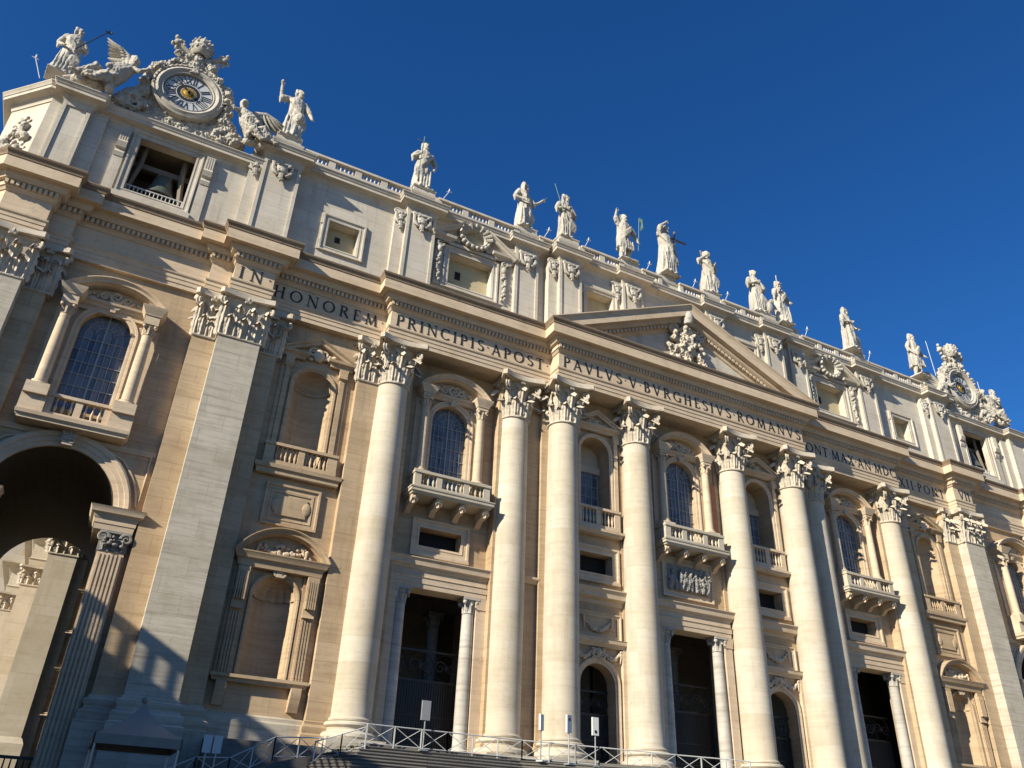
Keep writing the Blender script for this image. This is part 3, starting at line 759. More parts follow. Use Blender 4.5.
def gate(parent, xc, hw, z0, z1, y, zband, arched=None):
    g = MB(); n = int(hw*2/.17)
    g.box(xc-hw,xc+hw,y+.04,y+.06,z0,zband[0]) 
    for i in range(n+1):
        x = xc-hw+2*hw*i/n; g.tube([(x,y,z0),(x,y,zband[0])], .022, 5)
    for z in (z0+.15, z0+1.4, (z0+zband[0])/2+.3, zband[0]-.08): g.box(xc-hw,xc+hw,y-.03,y+.03,z-.04,z+.04)
    for z in zband: g.box(xc-hw,xc+hw,y-.05,y+.05,z-.06,z+.06)
    m = max(2,int(hw*2/ (zband[1]-zband[0]))); d = 2*hw/m; zc = (zband[0]+zband[1])/2; r = (zband[1]-zband[0])/2-.08
    for i in range(m):
        x = xc-hw+d*(i+.5)
        for sg,off in ((1,-.25),(-1,.25)):
            scroll(g, x+off*d, zc, y, min(r,d*.24), sg, 1.4, .12); 
        pts = [(x+d*.48*math.cos(a), y, zc+r*math.sin(a)) for a in [k*PI/8 for k in range(17)]]; g.tube(pts, .03, 4)
        g.ball((x,y,zc),(.12,.05,.2),6,5)
    return g.build('gate', M['iron'], parent, smooth=40)
def portal(xc, yw):
    b = MB()
    # lintel entablature
    b.mold([(xc-3.55,yw+.3),(xc-3.55,yw-.55),(xc+3.55,yw-.55),(xc+3.55,yw+.3)], [(-.4,10.1),(0,10.1),(0,10.42),(.05,10.43),(.05,10.75),(.12,10.85),(.0,10.9),(.0,11.3),(.1,11.36),(.14,11.5),(.30,11.56),(.34,11.85),(.46,12.0),(.46,12.06),(-.4,12.06)])
    b.box(xc-3.5,xc+3.5,yw-.5,yw+.9,10.11,12.04)
    for sx in (-1,1):
        x0,x1 = sorted((xc+sx*2.9,xc+sx*3.6)); b.box(x0,x1,yw-.45,yw+.9,-.3,10.09)
        b.mold([(x0,yw),(x0,yw-.45),(x1,yw-.45),(x1,yw)], [(-.05,9.3),(.06,9.35),(.04,9.5),(.1,9.9),(.12,10.08),(-.05,10.08)])
    o = part(b, 'portal', 'trim', smooth=25)
    for sx in (-1,1):
        for yy, xx in ((yw+.0,2.5),(yw+5.0,2.0)):
            c = MB(); x = xc+sx*xx; r = .46 if yy < yw+1 else .5
            c.box(x-r*1.5,x+r*1.5,yy-r*1.5,yy+r*1.5,-.3,.05)
            c.lathe([(r*1.45,.05),(r*1.5,.18),(r*1.3,.3),(r*1.25,.36),(r*1.32,.46),(r*1.05,.55),(r,.75),(r*.98,4),(r*.86,9.0)], x, yy, 20)
            smallcap(c, x, yy, 9.0, r*.88, 1.08)
            c.build('small_column', M['smallcol' if yy < yw+1 else 'innercol'], o, smooth=45)
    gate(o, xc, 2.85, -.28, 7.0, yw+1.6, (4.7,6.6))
for s in (-1,1):
    xc = s*XW
    aedicule(xc, 2.0, .95, 18.3, 24.4, 25.45, 26.75, 3.05, 2.25, .33, True, win=(1.45,16.75,22.95))
    balcony(xc, 2.0, .2, 3.02); mezz(xc, 2.0, 1.58, 13.2, 14.5, .6); portal(xc, 2.0)
aedicule(0, .75, -.3, 18.3, 24.4, 25.45, 26.75, 3.0, 2.25, .33, True, win=(1.45,16.75,22.95))
balcony(0, .75, -.85, 3.0); portal(0, .75)
# red marble panels beside the central window
for sx in (-1,1): b = MB(); b.box(*sorted((sx*2.95,sx*3.55)),.60,.8,18.2,23.0); part(b, 'marble_panel', 'brick', smooth=0)
# relief over the central portal
b = MB(); rect_frame(b, -1.95,1.95,13.15,15.3,.75,.5); b.box(-1.95,1.95,.7,.8,13.15,15.3)
o = part(b, 'relief_panel', 'trim', smooth=25)
b = MB(); b.box(-1.93,1.93,.64,.72,13.17,15.28); r5 = random.Random(11)
for k in range(15):
    x = -1.75+3.5*k/14+r5.uniform(-.12,.12); h = r5.uniform(1.0,1.7); z = 13.25; lean = r5.uniform(-.25,.25); dp = r5.uniform(0,.18)
    b.tube([(x-lean*.5,.6-dp,z),(x,.50-dp,z+h*.5),(x+lean*.4,.48-dp,z+h*.8)], [.13,.19,.11], 7)
    b.ball((x+lean*.5,.42-dp,z+h*.93), .125, 8, 6)
    for q in range(2): b.tube([(x+lean*.4,.46-dp,z+h*.72),(x+r5.uniform(-.4,.4),.38-dp,z+h*r5.uniform(.4,.8)),(x+r5.uniform(-.5,.5),.42-dp,z+h*r5.uniform(.3,1.05))], [.07,.06,.045], 5)
me = remeshed(b, 'carved_figures', M['marble'], .035, 1, .08, 4.0); from_mesh('carved_figures', me, o)

# narrow bays C-D / E-F
for s in (-1,1):
    xc = s*8.44; yw = .75
    b = MB()
    pth = [(xc-1.45,-.3),(xc-1.45,5.4)]+arch_pts(xc,1.45,5.4,20)[1:-1]+[(xc+1.45,5.4),(xc+1.45,-.3)]
    b.vmold(pth, [(0,yw+.05),(0,yw-.06),(.14,yw-.08),(.16,yw-.14),(.36,yw-.18),(.42,yw-.14),(.42,yw+.05)])
    for sx in (-1,1):
        b.box(*sorted((xc+sx*2.0,xc+sx*2.35)),yw-.28,yw+.1,-.3,8.0)
    b.mold([(xc-2.5,yw),(xc+2.5,yw)], [(-.1,7.95),(.25,7.97),(.28,8.12),(.5,8.22),(.55,8.45),(.6,8.5),(-.1,8.52)])
    b.mold([(xc-2.6,yw),(xc+2.6,yw)], [(-.1,11.0),(.06,11.02),(.1,11.3),(.5,11.45),(.55,11.75),(.72,11.98),(.72,12.06),(-.1,12.06)])
    rect_frame(b, xc-1.7, xc+1.7, 8.85, 10.1, yw, .3)
    o = part(b, 'arched_door', 'trim', smooth=25)
    g = garland(rng, xc-1.2, xc+1.2, 9.9, .75, yw-.08, .13)
    g.build('carved_garland', M['trim'], o, smooth=50); g = MB()
    for sx in (-1,1):
        g.merge(garland(rng, *sorted((xc+sx*.45,xc+sx*1.9)), 7.75, .55, yw-.1, .12))
    scroll(g, xc-.2, 7.45, yw-.2, .35, 1, 1.4, .35); scroll(g, xc+.2, 7.45, yw-.2, .35, -1, 1.4, .35); g.ball((xc,yw-.2,7.6),(.25,.2,.3),8,6)
    g.build('carved_festoon', M['trim'], o, smooth=50)
    gate(o, xc, 1.45, -.28, 5.0, yw+.95, (3.6,5.1))
    mezz(xc, yw, 1.43, 13.3, 14.8, .55)
    # niche window with balustrade and triangular pediment
    b = MB()
    pth = [(xc-1.33,16.6),(xc-1.33,23.15)]+arch_pts(xc,1.33,23.15,20)[1:-1]+[(xc+1.33,23.15),(xc+1.33,16.6)]
    b.vmold(pth, [(0,yw+.05),(0,yw-.06),(.12,yw-.1),(.14,yw-.14),(.3,yw-.16),(.34,yw+.05)])
    for sx in (-1,1):
        b.box(*sorted((xc+sx*1.7,xc+sx*2.05)),yw-.25,yw+.1,16.6,24.9)
        b.mold([(xc+sx*1.875-.2,yw),(xc+sx*1.875-.2,yw-.3),(xc+sx*1.875+.2,yw-.3),(xc+sx*1.875+.2,yw)], [(-.05,24.2),(.08,24.3),(.1,24.9),(-.05,24.9)])
    b.mold([(xc-2.15,yw+.1),(xc-2.15,yw-.25),(xc+2.15,yw-.25),(xc+2.15,yw+.1)], [(-.1,24.9),(.1,24.93),(.12,25.1),(.35,25.2),(.4,25.4),(-.1,25.42)])
    b.vmold([(xc-2.55,25.42),(xc,26.75),(xc+2.55,25.42)], [(0,yw),(0,yw-.66),(-.1,yw-.6),(-.14,yw-.5),(-.32,yw-.48),(-.38,yw-.2),(-.38,yw)])
    b.prism_y([(xc-2.3,25.4),(xc+2.3,25.4),(xc,26.6)], yw-.1, yw+.1)
    b.mold([(xc-2.1,yw+.1),(xc-2.1,yw-.55),(xc+2.1,yw-.55),(xc+2.1,yw+.1)], [(-.2,16.2),(.0,16.2),(.04,16.35),(.14,16.4),(.14,16.6),(-.2,16.6)])
    b.box(xc-2.08,xc+2.08,yw-.53,yw+.1,16.22,16.58)
    balustrade(b, xc-1.98, xc+1.98, yw-.32, 16.6, 18.35, [(xc-1.73,.5),(xc,.4),(xc+1.73,.5)], .10, .3, .32, .35, .2)
    b.box(xc-1.33,xc+1.33,yw+1.6,yw+1.7,16.6,24.5)
    b.box(xc-1.33,xc+1.33,yw+1.35,yw+1.62,22.0,22.6)
    o = part(b, 'window', 'trim', smooth=25)
    g = MB(); g.box(xc-1.15,xc+1.15,yw+1.5,yw+1.56,17,22.0); g.build('glass', M['glass'], o, smooth=0)
    g = MB()
    for i in range(5): x = xc-1.15+2.3*i/4; g.box(x-.03,x+.03,yw+1.44,yw+1.5,17,22)
    for i in range(6): z = 17.4+.86*i; g.box(xc-1.15,xc+1.15,yw+1.45,yw+1.495,z-.03,z+.03)
    g.build('glazing_bars', M['mullion'], o, smooth=0)
    g = MB(); scroll(g,xc-.35,25.75,yw-.25,.38,1,1.5,.3); scroll(g,xc+.35,25.75,yw-.25,.38,-1,1.5,.3); g.ball((xc,yw-.3,25.5),(.35,.2,.5),8,6)
    for k in range(10): g.ball((xc+rng.uniform(-1.3,1.3),yw-.2,25.5+rng.uniform(-.3,.3)),(rng.uniform(.1,.25),.12,.12),6,5)
    g.build('carved_shell', M['trim'], o, smooth=50)
    # band across the blank wall beside it
    x0,x1 = sorted((s*13.3,s*14.6)); b = MB(); b.mold([(x0,1.0),(x1,1.0)], [(-.1,11.6),(.15,11.62),(.2,11.8),(.4,11.9),(.42,12.05),(-.1,12.06)]); part(b,'string_course','trim')

# niche bays -----------------------------------------------------------
for s in (-1,1):
    xc = s*XN; yw = 1.75
    b = MB(); niche_mesh(b, xc, 1.28, 3.3, 8.0, yw+.02, 14)
    pth = [(xc-1.28,3.3),(xc-1.28,8.0)]+arch_pts(xc,1.28,8.0,20)[1:-1]+[(xc+1.28,8.0),(xc+1.28,3.3)]
    b.vmold(pth, [(0,yw+.05),(0,yw-.05),(.1,yw-.1),(.12,yw-.16),(.24,yw-.18),(.26,yw+.05)])
    for sx in (-1,1):
        x = xc+sx*2.15
        b.box(x-.52,x+.52,yw-.14,yw+.1,3.3,9.6)
        for k in range(4): b.box(x-.30+k*.17,x-.30+k*.17+.09,yw-.34,yw-.2,3.35,6.9)
        b.box(x-.36,x+.36,yw-.26,yw,3.32,9.5)
        b.prism_x([(yw-.2,9.5),(yw-.62,9.5),(yw-.58,8.9),(yw-.42,7.2),(yw-.5,7.0),(yw-.2,7.0)], x-.36, x+.36)
        for k in range(5): b.box(x-.31+k*.135,x-.31+k*.135+.08,yw-.66,yw-.4,7.5,9.2)
        b.prism_x([(yw,2.9),(yw-.6,2.9),(yw-.62,2.5),(yw-.4,1.9),(yw-.3,1.6),(yw,1.6)], x-.3, x+.3)
    b.mold([(xc-2.6,yw+.1),(xc-2.6,yw-.5),(xc+2.6,yw-.5),(xc+2.6,yw+.1)], [(-.2,9.55),(0,9.57),(.03,9.8),(.08,9.95),(.22,10.05),(.28,10.25),(.36,10.38),(.36,10.45),(-.2,10.45)])
    b.box(xc-2.58,xc+2.58,yw-.45,yw+.1,9.57,10.44)
    b.mold([(xc-2.7,yw+.1),(xc-2.7,yw-.42),(xc+2.7,yw-.42),(xc+2.7,yw+.1)], [(-.2,2.9),(0,2.9),(.04,3.05),(.16,3.12),(.16,3.3),(-.2,3.3)])
    b.box(xc-2.68,xc+2.68,yw-.4,yw+.1,2.92,3.28)
    pts = segment_ped(b, xc, 2.98, 10.45, 1.75, yw-.9, yw+.1, .4)
    b.prism_y([(x,z-.2) for x,z in pts]+[(xc+2.6,10.4),(xc-2.6,10.4)], yw-.1, yw+.1)
    o = part(b, 'niche', 'wall', smooth=30)
    g = garland(rng, xc-1.5, xc+1.5, 11.0, .35, yw-.2, .14)
    for k in range(22): g.ball((xc+rng.uniform(-1.8,1.8),yw-.18,10.75+rng.uniform(-.2,.5)),(rng.uniform(.1,.25),.12,rng.uniform(.08,.18)),6,5)
    g.build('carved_tympanum', M['trim'], o, smooth=50); g = MB()
    scroll(g, xc-.14, 9.45, yw-.3, .25, 1, 1.3, .4); scroll(g, xc+.14, 9.45, yw-.3, .25, -1, 1.3, .4); g.box(xc-.18,xc+.18,yw-.38,yw,9.2,9.55)
    g.build('keystone', M['trim'], o, smooth=50)
    # square panel
    b = MB(); rect_frame(b, xc-1.25, xc+1.25, 13.05, 14.75, yw, .55)
    b.box(xc-1.0,xc+1.0,yw-.1,yw+.1,13.25,14.55)
    for sx in (-1,1): b.lathe([(.01,0),(.3,0)],0,0,3) if False else b.ball((xc+sx*1.0,yw-.08,13.9),(.28,.1,.45),10,8)
    part(b, 'wall_panel', 'wall', smooth=25)
    # upper niche
    b = MB(); niche_mesh(b, xc, 1.32, 16.4, 22.8, yw+.02)
    b.vmold(arch_pts(xc,1.33,22.8,18), [(-.02,yw+.1),(-.06,yw+.1),(-.06,yw+.3),(-.02,yw+.3)])
    b.mold([(xc+1.3*math.cos(PI-PI*i/12), yw+1.24*math.sin(PI*i/12)) for i in range(13)], [(0,22.72),(.06,22.74),(.06,22.9),(0,22.92)])
    pth = [(xc-1.32,16.4),(xc-1.32,22.8)]+arch_pts(xc,1.32,22.8,20)[1:-1]+[(xc+1.32,22.8),(xc+1.32,16.4)]
    b.vmold(pth, [(0,yw+.05),(0,yw-.06),(.12,yw-.1),(.14,yw-.16),(.3,yw-.18),(.34,yw+.05)])
    for sx in (-1,1):
        b.box(*sorted((xc+sx*1.78,xc+sx*2.12)),yw-.22,yw+.1,16.4,24.7); b.box(*sorted((xc+sx*2.14,xc+sx*2.4)),yw-.12,yw+.1,16.4,24.7)
        b.mold([(xc+sx*1.95-.22,yw),(xc+sx*1.95-.22,yw-.3),(xc+sx*1.95+.22,yw-.3),(xc+sx*1.95+.22,yw)], [(-.05,23.9),(.08,24.0),(.06,24.2),(.1,24.7),(-.05,24.7)])
    for sx in (-1,1):     # open cornice pieces and raking sides
        b.mold([(xc+sx*1.75-.75,yw+.1),(xc+sx*1.75-.75,yw-.25),(xc+sx*1.75+.75,yw-.25),(xc+sx*1.75+.75,yw+.1)], [(-.1,24.7),(.08,24.73),(.1,24.95),(.3,25.05),(.34,25.25),(-.1,25.27)])
    b.vmold([(xc-2.8,25.27),(xc,26.62),(xc+2.8,25.27)], [(0,yw),(0,yw-.62),(-.1,yw-.56),(-.14,yw-.46),(-.32,yw-.44),(-.38,yw-.2),(-.38,yw)])
    b.prism_y([(xc-2.5,25.2),(xc+2.5,25.2),(xc,26.5)], yw-.08, yw+.1)
    b.mold([(xc-2.75,yw+.1),(xc-2.75,yw-.5),(xc+2.75,yw-.5),(xc+2.75,yw+.1)], [(-.2,15.75),(-.05,15.75),(.0,16.05),(.12,16.15),(.16,16.4),(-.2,16.42)])
    b.box(xc-2.73,xc+2.73,yw-.48,yw+.1,15.8,16.4)
    balustrade(b, xc-2.45, xc+2.45, yw-.34, 16.42, 17.95, [(xc-2.1,.66),(xc,.42),(xc+2.1,.66)], .10, .3, .34, .3, .2)
    o = part(b, 'niche', 'wall', smooth=30)
    g = MB(); scroll(g,xc-.4,25.55,yw-.2,.42,1,1.5,.3); scroll(g,xc+.4,25.55,yw-.2,.42,-1,1.5,.3); g.ball((xc,yw-.25,25.35),(.4,.22,.55),8,6)
    for k in range(12): g.ball((xc+rng.uniform(-1.2,1.2),yw-.16,25.25+rng.uniform(-.4,.4)),(rng.uniform(.1,.26),.12,.14),6,5)
    g.build('carved_shell', M['trim'], o, smooth=50)

# outer bays: arched passage and window above ------------------------------
for s in (-1,1):
    xc = s*XO; yw = 1.9; R0 = 3.4
    b = MB(); n = 24; pts = [(xc-R0,-6.79),(xc-R0,11.4)]+arch_pts(xc,R0,11.4,n)[1:-1]+[(xc+R0,11.4),(xc+R0,-6.79)]
    for p,q in zip(pts[:-1],pts[1:]): b.quad((p[0],yw,p[1]),(q[0],yw,q[1]),(q[0],21,q[1]),(p[0],21,p[1]))
    wall(b, xc-6, xc+6, -6.79, 24, 21.0, [(xc,R0,-6.785,11.4,True,.01)])
    part(b, 'passage', 'vaultshade', smooth=30)
    b = MB()
    b.vmold(arch_pts(xc,R0,11.4,n), [(0,yw+.1),(0,yw-.12),(.25,yw-.16),(.27,yw-.22),(.55,yw-.24),(.57,yw-.32),(.8,yw-.36),(.92,yw-.3),(.92,yw+.1)])
    for sx in (-1,1):
        x = xc+sx*3.95
        b.box(x-.72,x+.72,1.35,yw+.3,-6.8,9.0)
        for k in range(6): b.box(x-.62+k*.22,x-.62+k*.22+.12,1.24,1.4,-3.0,8.85)
        b.mold([(x-1.25 if sx>0 else x-.85,yw+2.5),(x-1.25 if sx>0 else x-.85,1.2),(x+.85 if sx>0 else x+1.25,1.2),(x+.85 if sx>0 else x+1.25,yw+.2)] , [(-.3,10.15),(0,10.17),(.03,10.5),(.07,10.52),(.07,10.75),(.14,10.85),(.17,11.0),(.34,11.1),(.38,11.32),(.46,11.45),(-.3,11.46)])
        b.box(*( (x-1.23,x+.83) if sx>0 else (x-.83,x+1.23)),1.22,yw+2.4,10.17,11.44)
        c0 = arch_pts(xc,4.65,11.4,16, PI/2 if sx<0 else PI/2, PI*.985 if sx<0 else PI*.015)
        tri = c0+[(xc+sx*4.65,15.3)]
        tri = [p for p in tri if p[1] < 15.31 or True]
        poly = [(xc+sx*4.62,12.0)]+[p for p in c0[::-1] if 12.0 < p[1] < 15.0]+[(xc+sx*1.9,15.25),(xc+sx*4.62,15.25)]
        if sx > 0: poly = poly[::-1]
        b.vmold(poly, [(0,yw+.02),(0,yw-.1),(-.1,yw-.12),(-.14,yw+.02)] , True)
    b.mold([(xc-4.9,yw),(xc+4.9,yw)], [(-.1,15.3),(.06,15.32),(.1,15.45),(.1,15.6),(-.1,15.62)])
    o = part(b, 'passage_arch', 'trim', smooth=25)
    g = MB(); g.prism_y([(xc-.28,14.75),(xc+.28,14.75),(xc+.4,15.75),(xc-.4,15.75)], yw-.6, yw)
    for z,r in ((15.5,.22),(15.05,.16)): scroll(g,xc-.2,z,yw-.62,r,1,1.4,.35); scroll(g,xc+.2,z,yw-.62,r,-1,1.4,.35)
    g.build('keystone', M['capital'], o, smooth=30)
    for sx in (-1,1):
        c = MB(); x = xc+sx*3.95
        for k in (-1,0,1): leaf(c, x+k*.5, 1.3, 0,-1, 9.05,.7,.5,.2)
        for k in (-1,1): scroll(c, x+k*.62, 9.75, 1.1, .32, -k, 1.5, .3, 0 if k<0 else PI)
        for k in range(10): c.ball((x+rng.uniform(-.6,.6),1.12,9.3+rng.uniform(-.1,.6)),(rng.uniform(.08,.2),.12,.1),6,5)
        c.box(x-.78,x+.78,1.3,yw+.2,9.0,10.16); c.box(x-.85,x+.85,1.1,1.4,10.02,10.155)
        c.build('capital', M['marble'], o, smooth=50)
    aedicule(xc, yw, .75, 17.95, 23.85, 25.3, 26.5, 3.2, 2.42, .36, True, win=(1.5,17.25,22.9), mat='trim')
    b = MB(); b.mold([(xc-2.95,yw+.1),(xc-2.95,.72),(xc+2.95,.72),(xc+2.95,yw+.1)], [(-.2,15.62),(-.05,15.63),(0,15.8),(.12,15.9),(.15,16.12),(-.2,16.14)])
    b.box(xc-2.93,xc+2.93,.74,yw+.1,15.64,16.12)
    balustrade(b, xc-1.8, xc+1.8, 1.2, 16.14, 17.65, [(xc-1.6,.4),(xc,.4),(xc+1.6,.4)], .10, .3, .34, .3, .2)
    for sx in (-1,1): b.box(xc+sx*2.42-.66,xc+sx*2.42+.66,.8,yw,16.14,17.25)
    part(b, 'balustrade', 'trim', smooth=30)

# portico hall behind the portals: closed, so it stays dim
b = MB(); x0,x1,y0,y1,z0,z1 = -34,34,3.0,14,-.29,18.9
b.quad((x0,y1,z0),(x1,y1,z0),(x1,y1,z1),(x0,y1,z1)); b.quad((x0,y0,z1),(x1,y0,z1),(x1,y1,z1),(x0,y1,z1))
b.quad((x0,y0,z0),(x0,y1,z0),(x0,y1,z1),(x0,y0,z1)); b.quad((x1,y0,z0),(x1,y1,z0),(x1,y1,z1),(x1,y0,z1)); b.quad((x0,y0-1,z0+.002),(x1,y0-1,z0+.002),(x1,y1,z0+.002),(x0,y1,z0+.002))
for k in range(-4,5): b.box(k*7.5-.8,k*7.5+.8,13.3,14,z0,12)
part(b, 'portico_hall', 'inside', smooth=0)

# ------------------------------------------------------------------ central pediment
b = MB()
b.vmold([(-14.36,32.5),(0,38.84),(14.36,32.5)], [(0,1.0),(0,-2.63),(-.08,-2.63),(-.2,-2.52),(-.34,-2.46),(-.42,-2.42),(-1.0,-2.40),(-1.0,-1.98),(-1.22,-1.9),(-1.34,-1.72),(-1.38,-1.55),(-1.72,-1.53),(-1.74,-1.42),(-1.92,-1.36),(-2.0,-1.2),(-2.0,1.0)])
nn = 34; sl = math.atan2(6.34,14.36)
for sx in (-1,1):
    for i in range(nn):
        d = 1.0+13.4*(i+.5)/nn; x = sx*d; z = 38.84-d*math.tan(sl)-1.55/math.cos(sl)
        if z < 32.7: continue
        c, q = math.cos(sl), math.sin(sl)*-sx; w_, h_ = .13,.13
        b.prism_y([(x+dx*c-dz*q, z+dx*q+dz*c) for dx,dz in ((-w_,-h_),(w_,-h_),(w_,h_),(-w_,h_))], -1.75, -1.5)
me = b.mesh('pediment', M['trim'], 0)
bm = bmesh.new(); bm.from_mesh(me); bmesh.ops.bisect_plane(bm, geom=bm.verts[:]+bm.edges[:]+bm.faces[:], plane_co=(0,0,32.506), plane_no=(0,0,1), clear_inner=True)
bm.to_mesh(me); bm.free()
ped = from_mesh('pediment', me, F)
b = MB(); b.prism_y([(-12.5,32.49),(12.5,32.49),(0,38.0)], -1.22, 1.0); b.build('tympanum', M['attic'], ped, smooth=0)
b = MB(); r6 = random.Random(5); cx0 = -.15
b.ball((cx0,-1.55,34.9),(1.05,.45,1.45),14,10)
for sx in (-1,1):
    for z,r in ((36.2,.5),(35.2,.42),(34.0,.5),(33.4,.38)): scroll(b, cx0+sx*(1.2+.12*(36-z)), z, -1.6, r, -sx, 1.5, .3, 0 if sx<0 else PI)
    for k in range(16): b.ball((cx0+sx*(1.15+.75*r6.random()), -1.45-r6.random()*.3, 33.0+4.0*r6.random()), r6.uniform(.14,.34), 7, 5)
    b.tube([(cx0-sx*.9,-1.7,36.1),(cx0+sx*1.4,-1.75,37.5)], [.13,.15], 7); b.ball((cx0+sx*1.45,-1.75,37.55), .34, 8, 6)
for k in range(26): b.ball((cx0+r6.uniform(-.8,.8),-1.95,33.8+2.2*r6.random()), r6.uniform(.1,.22), 7, 5)
for k in range(10): b.ball((cx0+r6.uniform(-1.1,1.1),-1.6,33.1+.6*r6.random()), r6.uniform(.15,.3), 7, 5)
b.ball((cx0,-1.8,36.45),(.5,.35,.5),10,8)
me = remeshed(b, 'coat_of_arms', M['capital'], .06, 1, .22, 2.6); from_mesh('coat_of_arms', me, ped)
b = MB(); b.lathe([(.45,36.75),(.52,36.95),(.50,37.1),(.57,37.2),(.53,37.4),(.56,37.5),(.48,37.75),(.36,38.05),(.16,38.25),(.0,38.3)], cx0, -2.1, 18); b.build('tiara', M['statue'], ped, smooth=50)

#PART3
# ------------------------------------------------------------------ attic storey
XB_L, XB_R = -44.7, 43.7
ATT = [(-52.6,-51.9,1.05,'w'),(-51.9,-50.05,.6,'p'),(-50.05,-38.2,1.4,'w'),(-38.2,-35.3,.6,'p'),(-35.3,-26.4,1.5,'w'),(-26.4,-23.8,.7,'p'),(-23.8,-16.3,1.25,'w'),(-16.3,-14.0,.7,'p'),(-14.0,-12.3,1.25,'w'),
       (-12.3,-10.0,.0,'p'),(-10.0,-5.65,.5,'w'),(-5.65,-3.35,.0,'p'),(-3.35,4.0,.5,'w'),(4.0,6.3,.0,'p'),(6.3,11.3,.5,'w'),(11.3,13.6,.0,'p'),(13.6,15.1,1.25,'w'),
       (15.1,17.4,.7,'p'),(17.4,24.7,1.25,'w'),(24.7,27.2,.7,'p'),(27.2,35.7,1.5,'w'),(35.7,38.6,.6,'p'),(38.6,49.0,1.4,'w'),(49.0,51.7,.7,'p')]
ZT = 41.95; ZL = 40.35
b = MB()
for a_,c_,y,k in ATT:
    if k == 'p': continue
    xc = (a_+c_)/2; ops = []
    if -51 < a_ < -49 : ops = [(XB_L,1.95,34.1,38.95,False,.7)]
    elif 38 < a_ < 45: ops = [(XB_R,1.95,34.1,38.95,False,.7)]
    elif 30 < abs(xc) < 34: ops = [(-31.1 if xc<0 else 31.4,1.22,35.0,37.55,False,.9)]
    elif 19 < abs(xc) < 25: ops = [(-20.2 if xc<0 else 20.8,1.98,35.2,38.4,False,.9)]
    elif 7 < abs(xc) < 9.5: ops = [(xc,1.35,35.6,38.9,False,.9)]
    wall(b, a_-.05, c_+.05, 32.4, 41.0, y, ops)
b.prism_z([(-52.55,1.1),(-49,1.1),(-49,12),(-55.15,12),(-55.15,3.7)], 32.45, 40.2)
b.prism_z([(51.65,.75),(56.0,5.0),(56.0,12),(49,12),(49,.75)], 32.45, 40.2)
att = part(b, 'attic_wall', 'attic')
b = MB(); b.box(-49,49,2.6,22,40.55,40.9); b.box(-55,-49,3.8,12,40.0,40.3); b.box(49,56,2.6,12,40.0,40.3); b.box(-34,34,13.8,14.2,-6.8,40.5)
b.box(-49,49,6.5,6.9,32.3,40.6)
b.build('roof', M['attic'], F, smooth=0)
CP = lambda z, h: [(-.3,z-h),(.0,z-h),(.04,z-h+.2),(.12,z-h+.3),(.16,z-h+.42),(.30,z-h+.50),(.66,z-h+.56),(.66,z-h+.80),(.72,z-h+.84),(.78,z-h+.98),(.86,z-h+1.08),(.86,z),(-.6,z)]
b = MB()
lo = [(-55.2,12),(-55.2,3.65)]+[p for a_,c_,y,k in ATT[:3] for p in ((a_,y),(c_,y))]
b.mold(lo, CP(ZL,1.15))
hi = [p for a_,c_,y,k in ATT[3:22] for p in ((a_,y),(c_,y))]
b.mold([(hi[0][0],2.2)]+hi+[(hi[-1][0],2.2)], CP(ZT,1.15))
lo2 = [p for a_,c_,y,k in ATT[22:] for p in ((a_,y),(c_,y))]+[(56.0,5.0)]
b.mold(lo2, CP(ZL,1.15))
for a_,c_,y,k in ATT: 
    z = ZL if (a_ < -39 or a_ > 38.55) else ZT
    b.box(a_+.01,c_-.01,y+.03,3.2,z-1.1,z-.01)
b.prism_z([(-52.5,1.12),(-50,1.12),(-50,11.9),(-55.1,11.9),(-55.1,3.72)], 39.3, ZL-.012); b.prism_z([(51.6,.8),(55.9,5.05),(55.9,11.9),(50,11.9),(50,.8)], 39.3, ZL-.012)
part(b, 'attic_cornice', 'attic', smooth=20)
# balustrade runs and pedestals
runs = [(-35.3,-26.4,1.05),(-23.8,-16.3,.85),(-14.0,-12.3,.85),(-10.0,-5.65,.1),(-3.35,-1.1,.1),(1.0,4.0,.1),(6.3,11.3,.1),(13.6,15.1,.85),(17.4,24.7,.85),(27.2,35.7,1.05)]
for x0,x1,y in runs:
    b = MB(); L = x1-x0; n = max(1,int(round(L/2.4)))
    b.box(x0,x1,y-.25,y+.3,ZT-.02,ZT+.3)
    balustrade(b, x0, x1, y, ZT+.28, 43.25, [(x0+L*i/n,.55) for i in range(0,n+1)] if n > 1 else [(x0+.2,.4),(x1-.2,.4)], .10, .30, .34, .12, .2)
    part(b, 'roof_balustrade', 'attic', smooth=30)
PEDS = []
for x,y in [(-36.75,.75),(-25.1,.8),(-15.15,.8),(-11.15,.1),(-4.5,.1),(-.05,.2),(5.15,.1),(12.45,.1),(16.25,.8),(25.95,.8),(37.15,.75)]:
    b = MB(); hw = 1.12
    b.box(x-hw,x+hw,y+.05,y+2.0,ZT-.02,43.1); b.mold([(x-hw,y+2),(x-hw,y+.05),(x+hw,y+.05),(x+hw,y+2)], [(-.1,42.9),(.06,42.92),(.12,43.06),(.14,43.2),(-.1,43.21)]); b.box(x-hw,x+hw,y+.06,y+2,43.1,43.2)
    b.box(x-.98,x+.98,y+.12,y+1.9,43.19,43.86); b.mold([(x-.98,y+1.9),(x-.98,y+.12),(x+.98,y+.12),(x+.98,y+1.9)], [(-.05,43.75),(.06,43.8),(.06,43.9),(-.05,43.92)]); b.box(x-.97,x+.97,y+.13,y+1.9,43.8,43.91)
    part(b, 'statue_pedestal', 'attic', smooth=20)
